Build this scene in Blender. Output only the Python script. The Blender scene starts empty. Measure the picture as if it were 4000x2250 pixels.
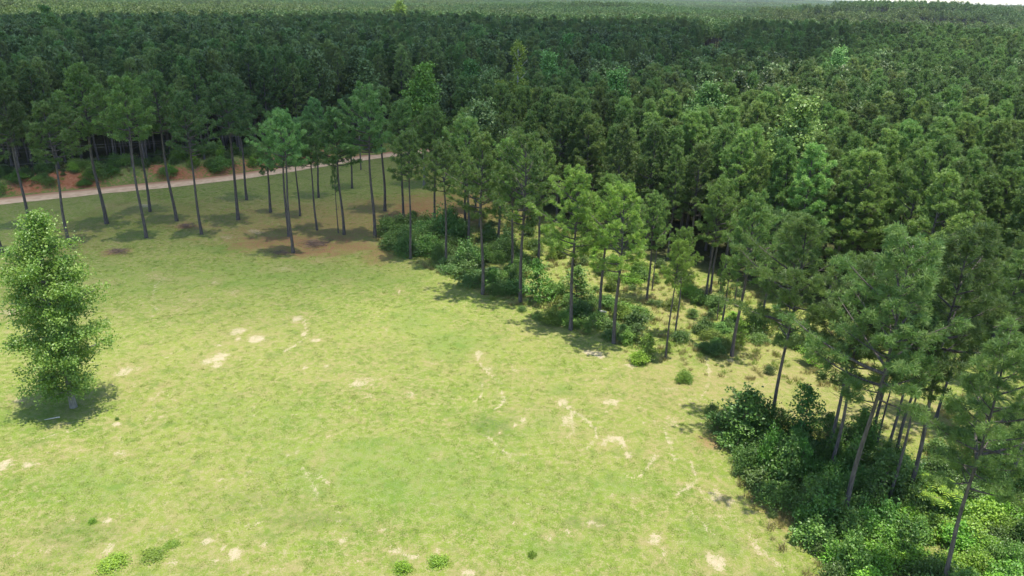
import bpy, math, random
import numpy as np
from mathutils import Matrix, Vector
R_ = math.radians
rng = np.random.default_rng(7)
random.seed(7)
SC = bpy.context.scene
COL = SC.collection

# ------------------------------------------------------------------ camera
CAM_H, PITCH, ROLL, FPX = 33.0, R_(21.5), R_(1.44), 2919.0
cam_d = bpy.data.cameras.new('camera'); cam = bpy.data.objects.new('camera', cam_d); COL.objects.link(cam)
CM = Matrix.Rotation(math.pi/2-PITCH, 4, 'X') @ Matrix.Rotation(ROLL, 4, 'Z')
cam.matrix_world = Matrix.Translation((0, 0, CAM_H)) @ CM
cam_d.sensor_width = 36; cam_d.lens = 36*FPX/4000
cam_d.clip_start = .5; cam_d.clip_end = 20000
SC.camera = cam
CR = np.array(CM.to_3x3())

def ground_pt(u, v, z=0.0):
    """where the sight line of a photo pixel meets the height z"""
    d = CR @ np.array([(u-2000)/FPX, -(v-1125)/FPX, -1.0])
    s = (z-CAM_H)/d[2]
    return np.array([d[0]*s, d[1]*s])
def project(x, y, z):
    p = np.stack([x+0*z, y+0*z, z-CAM_H+0*x], -1) @ CR
    w = -p[..., 2]; w = np.where(w < .1, .1, w)
    return 2000+FPX*p[..., 0]/w, 1125-FPX*p[..., 1]/w, -p[..., 2]
def height_for(x, y, v):
    lo, hi = 1., 30.
    for _ in range(40):
        m = (lo+hi)/2
        if project(np.array(x), np.array(y), np.array(m))[1] > v: lo = m
        else: hi = m
    return lo

# ------------------------------------------------------------------ noise
def vnoise(x, y, seed=0):
    xi = np.floor(x).astype(np.int64); yi = np.floor(y).astype(np.int64)
    fx = x-xi; fy = y-yi
    fx = fx*fx*(3-2*fx); fy = fy*fy*(3-2*fy)
    def h(a, b):
        n = (a*374761393+b*668265263+seed*1442695041) & 0x7fffffff
        n = ((n ^ (n >> 13))*1274126177) & 0x7fffffff
        return ((n ^ (n >> 16)) & 0xffff)/65535.0
    return (h(xi, yi)*(1-fx)+h(xi+1, yi)*fx)*(1-fy)+(h(xi, yi+1)*(1-fx)+h(xi+1, yi+1)*fx)*fy
def fbm(x, y, seed=0, o=4):
    s = 0; a = .5
    for k in range(o):
        s = s+a*vnoise(x*2**k, y*2**k, seed+k*17); a *= .5
    return s/(1-.5**o)
def sm(a, b, x):
    t = np.clip((x-a)/(b-a), 0, 1); return t*t*(3-2*t)
def seg_dist(X, Y, pts):
    """distance to a polyline and signed side (positive on its left)"""
    D = np.full(np.shape(X), 1e9); S = np.zeros(np.shape(X)); T = np.zeros(np.shape(X))
    for i in range(len(pts)-1):
        a = np.array(pts[i]); b = np.array(pts[i+1]); d = b-a; L = np.hypot(*d); d = d/L
        px = X-a[0]; py = Y-a[1]
        t = np.clip(px*d[0]+py*d[1], 0, L)
        dd = np.hypot(px-t*d[0], py-t*d[1]); side = np.sign(d[0]*py-d[1]*px)
        m = dd < D
        D = np.where(m, dd, D); S = np.where(m, side, S); T = np.where(m, t/L+i, T)
    return D, S, T
def in_poly(X, Y, poly):
    X = np.asarray(X); Y = np.asarray(Y)
    c = np.zeros(X.shape, bool); n = len(poly); j = n-1
    for i in range(n):
        xi, yi = poly[i]; xj, yj = poly[j]
        k = ((yi > Y) != (yj > Y)) & (X < (xj-xi)*(Y-yi)/(yj-yi+1e-12)+xi)
        c ^= k; j = i
    return c

# ------------------------------------------------------------------ layout (photo pixels turned into ground points)
G = lambda L: [tuple(ground_pt(u, v)) for u, v in L]
ROAD = G([(-700, 866), (-300, 822), (0, 788), (259, 758), (518, 733), (880, 700), (1130, 660), (1333, 626), (1618, 593)])
e = np.array(ROAD[-1])-np.array(ROAD[-2]); e /= np.hypot(*e)
ROAD += [tuple(np.array(ROAD[-1])+e*60), tuple(np.array(ROAD[-1])+e*120+np.array([-12, 20])), tuple(np.array(ROAD[-1])+e*260+np.array([-80, 80]))]
ROAD = [(ROAD[0][0]-300, ROAD[0][1]-60)]+ROAD
FRONT = G([(1650, 625), (1900, 760), (2150, 870), (2420, 990), (2700, 1060), (2950, 1150), (3250, 1240), (3600, 1340), (4050, 1440), (4900, 1600)])
ROAD_W = 2.45

def bank_h(X, Y):
    D, S, T = seg_dist(X, Y, ROAD)
    b = np.where(S > 0, D, 0)
    fade = 1-.75*sm(-30, 20, X)
    return sm(ROAD_W+.6, ROAD_W+5, b)*2.1*fade
def terrain(X, Y):
    X = np.asarray(X, float); Y = np.asarray(Y, float)
    r = np.hypot(X, Y)
    z = bank_h(X, Y)
    z = z+.10*(fbm(X/9, Y/9, 3)-.5)*sm(25, 40, r)
    z = z+sm(260, 600, r)*(8*(fbm(X/260+5, Y/260, 11, 3)-.5))
    z = z+6.5*sm(-160, 190, X)*sm(240, 430, r)*(1-.7*sm(520, 680, r))
    z = z+19*np.exp(-((X-385)/130)**2-((Y-800)/80)**2)+18*np.exp(-((X-760)/190)**2-((Y-1180)/110)**2)+9*np.exp(-((X-90)/120)**2-((Y-900)/90)**2)
    z = z+sm(1500, 3200, r)*(24*(fbm(X/1400+2, Y/500, 23, 3)-.38))+sm(3300, 4300, r)*(1-sm(4600, 6500, r))*(12+14*fbm(X/900, Y/900, 29, 3))
    return z

# ------------------------------------------------------------------ mesh helpers
def mesh_np(name, V, F, mats=(), fm=None, attrs=None, smooth=False):
    V = np.asarray(V, np.float32); F = np.asarray(F, np.int32); k = F.shape[1]
    me = bpy.data.meshes.new(name)
    me.vertices.add(len(V)); me.vertices.foreach_set('co', V.ravel())
    me.loops.add(F.size); me.loops.foreach_set('vertex_index', F.ravel())
    me.polygons.add(len(F)); me.polygons.foreach_set('loop_start', np.arange(0, F.size, k, dtype=np.int32))
    for m in mats: me.materials.append(m)
    if fm is not None: me.polygons.foreach_set('material_index', np.asarray(fm, np.int32))
    me.polygons.foreach_set('use_smooth', np.full(len(F), smooth))
    for a, val in (attrs or {}).items():
        at = me.attributes.new(a, 'FLOAT', 'POINT'); at.data.foreach_set('value', np.asarray(val, np.float32))
    me.update(calc_edges=True)
    return me
class Geo:
    """collects triangles with a tint per vertex"""
    def __init__(s): s.v = []; s.f = []; s.t = []; s.n = 0
    def add(s, V, F, tint=.5):
        V = np.asarray(V, float).reshape(-1, 3); F = np.asarray(F, int).reshape(-1, 3)
        s.v.append(V); s.f.append(F+s.n); s.n += len(V)
        s.t.append(np.full(len(V), tint) if np.isscalar(tint) else np.asarray(tint))
    def tube(s, P, rad, n=6, tint=.5, cap=True):
        P = np.asarray(P, float); m = len(P)
        T = np.gradient(P, axis=0); T /= np.linalg.norm(T, axis=1)[:, None]+1e-9
        ref = np.array([0, 0, 1.]) if abs(T[0, 2]) < .9 else np.array([1., 0, 0])
        A = np.cross(T, ref); A /= np.linalg.norm(A, axis=1)[:, None]+1e-9
        B = np.cross(T, A)
        a = np.arange(n)*2*math.pi/n
        rad = np.broadcast_to(rad, (m,))
        V = P[:, None]+rad[:, None, None]*(np.cos(a)[None, :, None]*A[:, None]+np.sin(a)[None, :, None]*B[:, None])
        V = V.reshape(-1, 3)
        i = np.arange(m-1)[:, None]*n; j = np.arange(n)[None]; j2 = (j+1) % n
        q = np.stack([i+j, i+j2, i+n+j2, i+n+j], -1).reshape(-1, 4)
        F = np.concatenate([q[:, [0, 1, 2]], q[:, [0, 2, 3]]])
        if cap:
            V = np.concatenate([V, P[-1:]+T[-1:]*rad[-1]*.5]); c = len(V)-1
            F = np.concatenate([F, np.stack([(m-1)*n+np.arange(n), (m-1)*n+(np.arange(n)+1) % n, np.full(n, c)], -1)])
        s.add(V, F, tint)
    def arrays(s): return np.concatenate(s.v), np.concatenate(s.f), np.concatenate(s.t)
    def mesh(s, name, mats, smooth=False):
        V, F, T = s.arrays()
        return mesh_np(name, V, F, mats, attrs={'tint': T}, smooth=smooth)
def unit(a): return a/(np.linalg.norm(a, axis=-1, keepdims=True)+1e-9)
def needles(g, P, D, m, ln, w, spread, r):
    """a tuft of m needle fans round each shoot P pointing along D"""
    N = len(P); tt = r.random(N)
    D = np.repeat(unit(D), m, 0); P = np.repeat(P, m, 0); tt = np.repeat(tt, m)
    q = unit(r.normal(size=(N*m, 3))); q = unit(q-(q*D).sum(1)[:, None]*D)
    a = spread*np.sqrt(r.random(N*m))
    d = D*np.cos(a)[:, None]+q*np.sin(a)[:, None]
    L = ln*r.uniform(.7, 1.15, N*m)
    b = P-D*(r.random(N*m)*ln*.7)[:, None]
    s = unit(np.cross(d, unit(r.normal(size=(N*m, 3)))))*w/2
    tip = b+d*L[:, None]; tip[:, 2] -= .12*L*np.sin(a)
    mid = b+d*(L*.55)[:, None]
    V = np.stack([b, mid+s, tip, mid-s], 1).reshape(-1, 3)
    i = np.arange(N*m)*4
    F = np.concatenate([np.stack([i, i+1, i+2], 1), np.stack([i, i+2, i+3], 1)])
    t = np.clip(tt*.75+.25*r.random(N*m), 0, 1)
    g.add(V, F, np.repeat(t, 4))
def leaves(g, P, size, r, tt=None, up=.55, droop=.2):
    """one folded leaf at each point"""
    N = len(P)
    n = unit(r.normal(size=(N, 3))*(1-up)+np.array([0, 0, up]))
    d = unit(np.cross(n, unit(r.normal(size=(N, 3)))))
    s = np.cross(n, d)
    L = (size*r.uniform(.6, 1.25, N))[:, None]
    a = P-d*L*.5; b = P+d*L*.5; b[:, 2] -= droop*L[:, 0]
    c = P+s*L*.42+n*L*.12; e_ = P-s*L*.42+n*L*.12
    V = np.stack([a, c, b, e_], 1).reshape(-1, 3)
    i = np.arange(N)*4
    F = np.concatenate([np.stack([i, i+1, i+2], 1), np.stack([i, i+2, i+3], 1)])
    if tt is None: tt = r.random(N)
    g.add(V, F, np.repeat(np.clip(tt*.7+.3*r.random(N), 0, 1), 4))

# ------------------------------------------------------------------ materials
def mat(name):
    m = bpy.data.materials.new(name); m.use_nodes = True
    nt = m.node_tree; nt.nodes.clear()
    return m, nt, lambda t: nt.nodes.new(t), nt.links.new
def ramp(N, stops):
    n = N('ShaderNodeValToRGB'); cr = n.color_ramp
    while len(cr.elements) > 1: cr.elements.remove(cr.elements[-1])
    for k, (p, c) in enumerate(stops):
        el = cr.elements[0] if k == 0 else cr.elements.new(p)
        el.position = p; el.color = (*c, 1)
    return n
def foliage_mat(name, lo, mid, hi, trans=.3, gloss=.06, rough=.5, var=.35, use_obj=True):
    m, nt, N, L = mat(name)
    at = N('ShaderNodeAttribute'); at.attribute_name = 'tint'
    oi = N('ShaderNodeObjectInfo')
    rp = ramp(N, [(0, lo), (.55, mid), (1, hi)])
    ad = N('ShaderNodeMath'); ad.operation = 'MULTIPLY_ADD'; ad.inputs[1].default_value = .7
    s2 = N('ShaderNodeMath'); s2.operation = 'MULTIPLY'; s2.inputs[1].default_value = .3
    L(oi.outputs['Random'], s2.inputs[0]); L(at.outputs['Fac'], ad.inputs[0]); L(s2.outputs[0], ad.inputs[2]); L(ad.outputs[0], rp.inputs[0])
    hsv = N('ShaderNodeHueSaturation')
    mr = N('ShaderNodeMapRange'); mr.inputs['To Min'].default_value = 1-var; mr.inputs['To Max'].default_value = 1+var
    wn = N('ShaderNodeTexWhiteNoise'); wn.noise_dimensions = '1D'; L(oi.outputs['Random'], wn.inputs['W'])
    L(wn.outputs['Value'], mr.inputs['Value']); L(mr.outputs[0], hsv.inputs['Value'])
    mh = N('ShaderNodeMapRange'); mh.inputs['To Min'].default_value = .488; mh.inputs['To Max'].default_value = .515
    L(oi.outputs['Random'], mh.inputs['Value']); L(mh.outputs[0], hsv.inputs['Hue'])
    L(rp.outputs[0], hsv.inputs['Color'])
    col = hsv.outputs[0]
    if use_obj:
        mx = N('ShaderNodeMix'); mx.data_type = 'RGBA'; mx.blend_type = 'MULTIPLY'; mx.inputs['Factor'].default_value = 1
        L(col, mx.inputs[6]); L(oi.outputs['Color'], mx.inputs[7]); col = mx.outputs[2]
    df = N('ShaderNodeBsdfDiffuse'); tr = N('ShaderNodeBsdfTranslucent'); gl = N('ShaderNodeBsdfGlossy'); gl.inputs['Roughness'].default_value = rough
    L(col, df.inputs[0]); L(col, tr.inputs[0])
    m1 = N('ShaderNodeMixShader'); m1.inputs[0].default_value = trans
    m2 = N('ShaderNodeMixShader'); m2.inputs[0].default_value = gloss
    o = N('ShaderNodeOutputMaterial')
    L(df.outputs[0], m1.inputs[1]); L(tr.outputs[0], m1.inputs[2]); L(m1.outputs[0], m2.inputs[1]); L(gl.outputs[0], m2.inputs[2]); L(m2.outputs[0], o.inputs[0])
    return m
PINE = foliage_mat('pine_needles', (.062, .13, .026), (.13, .235, .046), (.28, .385, .108), trans=.48, gloss=.05, var=.34)
PINEO = foliage_mat('sunlit_olive_pine_needles', (.10, .155, .034), (.20, .28, .06), (.35, .41, .125), trans=.48, gloss=.06, var=.25)  # olive is partly the species, partly sunlight put into the colour
TULIP = foliage_mat('poplar_leaves', (.07, .15, .018), (.17, .285, .034), (.46, .56, .12), trans=.42, gloss=.05, rough=.5, var=.02)
SHRUB = foliage_mat('shrub_leaves', (.05, .11, .02), (.115, .20, .035), (.25, .345, .06), trans=.3, gloss=.05, var=.2)
HARD = foliage_mat('hardwood_leaves', (.08, .13, .04), (.13, .20, .055), (.21, .28, .09), trans=.3, gloss=.05, var=.3)
BLADE = foliage_mat('grass_blades', (.19, .29, .045), (.28, .37, .06), (.42, .43, .14), trans=.45, gloss=.03, var=.22)

DRYB = foliage_mat('dry_grass_blades', (.20, .19, .06), (.31, .27, .10), (.48, .42, .20), trans=.4, gloss=.03, var=.2)
def bark_mat(name, a, b, sc=6):
    m, nt, N, L = mat(name)
    tc = N('ShaderNodeTexCoord'); mp = N('ShaderNodeMapping'); mp.inputs['Scale'].default_value = (sc, sc, sc*.22)
    nz = N('ShaderNodeTexNoise'); nz.inputs['Detail'].default_value = 5; nz.inputs['Scale'].default_value = 1.4
    L(tc.outputs['Object'], mp.inputs[0]); L(mp.outputs[0], nz.inputs['Vector'])
    rp = ramp(N, [(.3, a), (.7, b)]); L(nz.outputs['Fac'], rp.inputs[0])
    bs = N('ShaderNodeBsdfPrincipled'); bs.inputs['Roughness'].default_value = .9
    bp = N('ShaderNodeBump'); bp.inputs['Strength'].default_value = .8; bp.inputs['Distance'].default_value = .04
    L(nz.outputs['Fac'], bp.inputs['Height']); L(bp.outputs[0], bs.inputs['Normal'])
    L(rp.outputs[0], bs.inputs['Base Color'])
    o = N('ShaderNodeOutputMaterial'); L(bs.outputs[0], o.inputs[0])
    return m
BARK = bark_mat('pine_bark', (.045, .038, .036), (.15, .125, .115))
PBARK = bark_mat('poplar_bark', (.12, .115, .10), (.27, .26, .23))
DEAD = bark_mat('bleached_wood', (.38, .35, .30), (.62, .58, .50), 10)
TWIG = bark_mat('dry_twigs', (.10, .065, .05), (.24, .17, .13), 10)
POLE = bark_mat('pole_wood', (.10, .08, .07), (.2, .17, .15), 8)

# ------------------------------------------------------------------ ground
def axis(lo, hi, a, b, st, growth=1.13):
    mid = list(np.arange(a, b+1e-6, st)); s = st; x = a; left = []
    while x > lo: s *= growth; x -= s; left.append(x)
    s = st; x = b; right = []
    while x < hi: s *= growth; x += s; right.append(x)
    return np.array(left[::-1]+mid+right)
XS = axis(-9000, 9000, -64, 58, .3); YS = axis(-3000, 9500, 33, 128, .3)
GX, GY = np.meshgrid(XS, YS); gx = GX.ravel(); gy = GY.ravel(); nx = len(XS); ny = len(YS)
gz = terrain(gx, gy)
def px_r(u, v):
    p = ground_pt(u, v); s = math.hypot(np.hypot(*p), CAM_H); return p, s/FPX, CAM_H/s
def blobs(L, X, Y, soft=.35):
    m = np.zeros(X.shape)
    for b in L:
        u, v, ru, rv = b[:4]; k = b[4] if len(b) > 4 else 1.
        p, q, sn = px_r(u, v)
        rx = ru*q*.85; ry = rv*q/sn*.85
        near = (abs(X-p[0]) < rx*2.2) & (abs(Y-p[1]) < ry*2.2)
        if not near.any(): continue
        wob = .55*(fbm(X[near]*1.3+u, Y[near]*1.3, 5, 3)-.5)+.5*(fbm(X[near]*.35+u, Y[near]*.35, 15, 2)-.5)
        d = np.hypot((X[near]-p[0])/rx, (Y[near]-p[1])/ry)+wob*2.4
        m[near] = np.maximum(m[near], k*(1-sm(1-soft*1.6, 1+soft*1.6, d)))
    return m
SAND = [(960,1290,26,10,.6),(540,1440,26,9,.6),(610,1545,10,24,.6),(675,1575,9,26,.6),(300,1755,40,8,.5),(240,1790,30,6,.4),(1450,1505,50,12,.6),(1250,1780,12,20,.4),(1300,1855,10,24,.4),(180,2150,60,12,.5),(1060,2230,40,12,.6),(1330,2230,30,14,.6),(1900,1480,12,26,.5),(2350,1490,60,12,.5),(2050,1600,40,10,.4),(2620,1520,40,12,.6),(2560,1760,16,30,.4),(1700,1420,30,8,.5),(1240,1480,30,8,.4),(740,1175,30,8,.6),(640,1090,36,6,.5),(600,1080,20,7,.5),(840,1103,12,7,.6),(905,1145,16,8,.6),(1163,1245,22,14),(1185,1305,14,12),(1230,1330,20,8),
 (940,1290,30,18,.9),(1000,1325,34,12),(925,1325,20,9),(855,1348,16,7),(855,1400,42,20),(810,1412,22,12),(850,1430,20,10),(1275,1428,14,9),(1190,1437,10,6),
 (490,1450,30,18,.9),(520,1510,26,10,.8),(455,1655,14,8),(110,1813,34,13),(15,1815,28,15),(465,1770,32,10),(48,1215,40,14,.85),(420,2035,18,9),(425,2140,22,28,.9),
 (280,2030,18,8,.8),(640,2055,26,10,.7),(815,2112,20,12),(915,2165,30,24),(840,2190,40,14,.9),(1035,2125,20,12,.9),(670,2200,20,12,.9),(870,2140,14,12),(1290,1702,10,6),
 (60,2165,30,10,.6),(80,1560,26,10,.7),(210,1740,30,10,.6),(1000,1530,30,10,.6),(1500,2070,24,9),(1305,2075,14,9),(1340,2110,10,12),(1545,2150,30,9),(1610,2175,26,10,.9),
 (1710,2150,18,8,.9),(1400,2190,20,9,.9),(1720,1780,16,8,.5),(2010,1662,13,12,1),(2040,1640,16,14,.9),(1955,1690,12,9,.9),(2005,2045,18,9),(2215,2075,16,16),(2145,2100,14,14,.8),
 (2305,2040,34,12),(2340,2050,20,9),(2480,1945,34,7,.9),(2430,1730,16,30),(2455,1780,14,22),(2390,1715,34,14,.9),(2360,1735,20,10,.8),(2195,1575,34,16,.9),(2210,1640,26,26,.8),(2250,1720,10,14,.9),
 (2340,1560,24,9,.8),(2390,1570,40,14,.9),(2500,1590,50,14,.9),(2370,1606,16,8),(2530,1580,20,12,1),(2320,1378,40,9,1),(2345,1393,26,8,1),(2465,1430,24,10,.8),(2560,2110,22,26,.9),(2590,2160,24,20,.8),
 (2790,2190,34,24),(2810,2215,30,14),(2770,2170,22,12),(1560,1140,8,7),(1910,1440,20,12,.9),(1870,1385,12,16,.9),(2010,1445,26,12,.7),(1400,1500,40,16,.85),(1440,1550,26,12,.8),(1600,1540,30,12,.8),
 (1430,1480,60,12,.6),(2100,1490,24,14,.6),(2690,1890,16,14,.8),(2790,1930,30,20,.8),(2860,1960,24,14,.8),(2960,2140,20,30,.8),(2620,1650,30,24,.6),(2700,1560,40,22,.5),
 (700,1210,24,8,.6),(380,1110,24,7,.4),(1110,1050,30,7,.6),(1350,1095,34,8,.5),(1830,2240,30,12,.9),(2050,2245,20,8,1),(1250,1020,18,5,.5),(560,805,30,7,.8),(240,800,30,7,.5),(390,803,36,7,.6),(1000,905,40,9,.7),(890,927,30,9,.6),
 (2960,1410,20,8,.5),(3060,1380,34,10,.6),(2850,1405,20,8,.8),(2970,1500,70,20,.5),(3080,1610,60,10,.4)]
CLAY = [(230,720,150,34,1),(90,740,70,22,.8),(420,700,80,22,.6),(620,690,120,22,.45),(820,660,120,22,.5),(1020,650,100,14,.5)]
LITTER = [(1650,825,210,48,1),(1160,940,150,30,1),(1300,880,420,90,.6),(700,850,420,60,.35),(1720,830,300,70,.75),(300,900,260,60,.3),(1230,955,170,44,1),(1060,945,150,34,.9),(1380,960,90,24,.9),(1330,890,100,40,.5),(1020,900,100,16,.6),(1680,800,170,40,.9),(1600,860,120,36,.8),(1780,840,110,30,.8),(1450,800,110,26,.6),(1200,820,160,30,.45),
 (1480,990,60,36,.7),(720,885,60,14,.9),(450,985,60,13,.9),(1850,770,120,30,.7),(1360,700,120,26,.3),(2800,1720,70,30,.6),(3000,1950,60,60,.7),(3070,2030,60,40,.6)]
DRY = [(2700,1500,260,90,.9),(3100,1480,330,80,.9),(3400,1600,330,60,.8),(2500,1560,200,80,.55),(2900,1350,200,60,.7),(2650,1180,180,70,.8),(2450,1090,150,50,.7),(2050,850,130,50,.6),(3600,1640,240,50,.8),(2080,1290,220,60,.3),
 (1300,1400,420,90,.3),(900,1330,240,90,.3),(1180,2010,200,60,.35),(850,1890,160,70,.3),(2350,1500,160,60,.45),(1100,830,380,70,.45),(1450,870,240,60,.5),(150,2150,260,90,.45),(2950,1800,120,60,.5),(2700,1700,130,90,.4)]
LUSH = [(1500,1850,420,130,.8),(1750,1330,160,70,.9),(1150,1080,480,50,.7),(600,1090,300,50,.5),(2080,1650,120,60,.5),(1850,1950,460,120,.5),(380,1880,200,60,.7),(2400,1900,180,50,.7),(2160,2150,140,60,.8),(1640,1250,120,60,.7),(2800,2130,120,60,.7),(520,900,110,26,.9),(330,840,120,24,.7),(860,970,70,14,1),
 (60,1600,120,60,.7),(1000,1620,260,60,.4),(2190,1520,60,26,.8),(700,820,200,24,.7)]
DARKW = [(1900,1660,70,40,.8),(2350,2040,60,22,1),(2240,2040,40,20,.8),(250,2100,160,60,.5),(1250,2030,170,34,.7),(1020,1960,200,50,.35)]
TRACK = [ [(640,1530),(668,1560),(662,1600),(620,1640)], [(590,1560),(604,1590),(590,1620),(560,1655)], [(2210,1590),(2290,1640),(2330,1690),(2320,1725),(2290,1750)], [(2215,1560),(2240,1640),(2235,1690),(2190,1720)],
 [(1190,1250),(1195,1310),(1160,1345),(1110,1372)], [(1885,1500),(1885,1540),(1850,1570)], [(1960,1520),(1965,1570),(1930,1600)], [(2690,1790),(2715,1850),(2710,1890),(2640,1930)], [(2550,1640),(2600,1690),(2640,1800)],
 [(1530,2130),(1570,2160),(1620,2175)], [(2690,1990),(2740,2040),(2780,2090)], [(900,2170),(950,2090),(1010,2040)], [(600,1160),(590,1190),(620,1215)], [(640,1090),(610,1110),(600,1150)], [(2440,1850),(2490,1870),(2560,1780)],
 [(2740,1560),(2770,1480),(2760,1400)], [(3000,1640),(3300,1620),(3600,1660)], [(1180,1830),(1220,1880),(1240,1960)], [(1240,1850),(1290,1900)], [(1900,1700),(1990,1780),(2080,1850)], [(1870,1380),(1880,1430),(1960,1500)],
 [(2840,1980),(2900,2060),(2980,2150),(3060,2230)], [(2730,1900),(2790,2000),(2850,2060)] , [(100,1745),(200,1700),(300,1680)]]
fine = (gx > -66) & (gx < 60) & (gy > 31) & (gy < 132)
fx_, fy_ = gx[fine], gy[fine]
def fill(L, soft=.35):
    a = np.zeros(gx.shape); a[fine] = blobs(L, fx_, fy_, soft); return a
HALO = [(b[0], b[1], b[2]*2.3, b[3]*2.3, .7) for b in SAND]
sand = fill(SAND); clay = np.zeros(gx.shape); litter = fill(LITTER, .45); dry = np.maximum(fill(DRY, .5), fill(HALO, .6)); lush = fill(LUSH, .5); darkw = fill(DARKW, .45)
tm = np.zeros(fx_.shape)
for k, tr in enumerate(TRACK):
    P = [ground_pt(u, v) for u, v in tr]
    Q = []
    for i in range(len(P)-1):
        for t in np.linspace(0, 1, 6, endpoint=False):
            p0 = P[max(i-1, 0)]; p1 = P[i]; p2 = P[i+1]; p3 = P[min(i+2, len(P)-1)]
            Q.append(.5*((2*p1)+(-p0+p2)*t+(2*p0-5*p1+4*p2-p3)*t*t+(-p0+3*p1-3*p2+p3)*t**3))
    Q.append(P[-1])
    D, S, T = seg_dist(fx_, fy_, Q)
    w = .17*(.5+1.1*fbm(fx_*.7, fy_*.7, 30+k, 2))
    tm = np.maximum(tm, .92*(1-sm(w*.5, w*1.6, D))*np.clip(.2+1.3*fbm(fx_*.5, fy_*.5, 60+k, 2), 0, 1))
sand[fine] = np.maximum(sand[fine], tm)
RD, RS, RT = seg_dist(gx, gy, ROAD)
beyond = np.where(RS > 0, RD, 0)
clay = sm(ROAD_W-.3, ROAD_W+.6, beyond)*(1-sm(5.5, 8, beyond))*np.clip(.2+.9*fbm(gx/6, gy/6, 41, 3), 0, 1)
clay = clay*np.where(gx < 10, .62, .4)
cb_ = np.zeros(gx.shape)
for (u_, v_, a_, b_) in ((225, 722, 12, 2.6), (90, 745, 4, 2.), (640, 690, 6, 1.8), (400, 735, 5, 1.5)):
    q_ = ground_pt(u_, v_+14); cb_ = np.maximum(cb_, 1.1*np.exp(-((gx-q_[0])/(a_*.6))**2-((gy-q_[1]-2)/b_)**2))
clay = np.maximum(clay, cb_*sm(ROAD_W-.2, ROAD_W+.8, beyond))
# forest floor mask
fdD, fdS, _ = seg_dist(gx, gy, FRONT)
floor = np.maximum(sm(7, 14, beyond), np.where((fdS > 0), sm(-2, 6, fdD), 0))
hasroad = (RS <= 0) | (RD < 4)
idx = np.arange(nx*ny).reshape(ny, nx)
Fq = np.stack([idx[:-1, :-1], idx[:-1, 1:], idx[1:, 1:], idx[1:, :-1]], -1).reshape(-1, 4)

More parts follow.
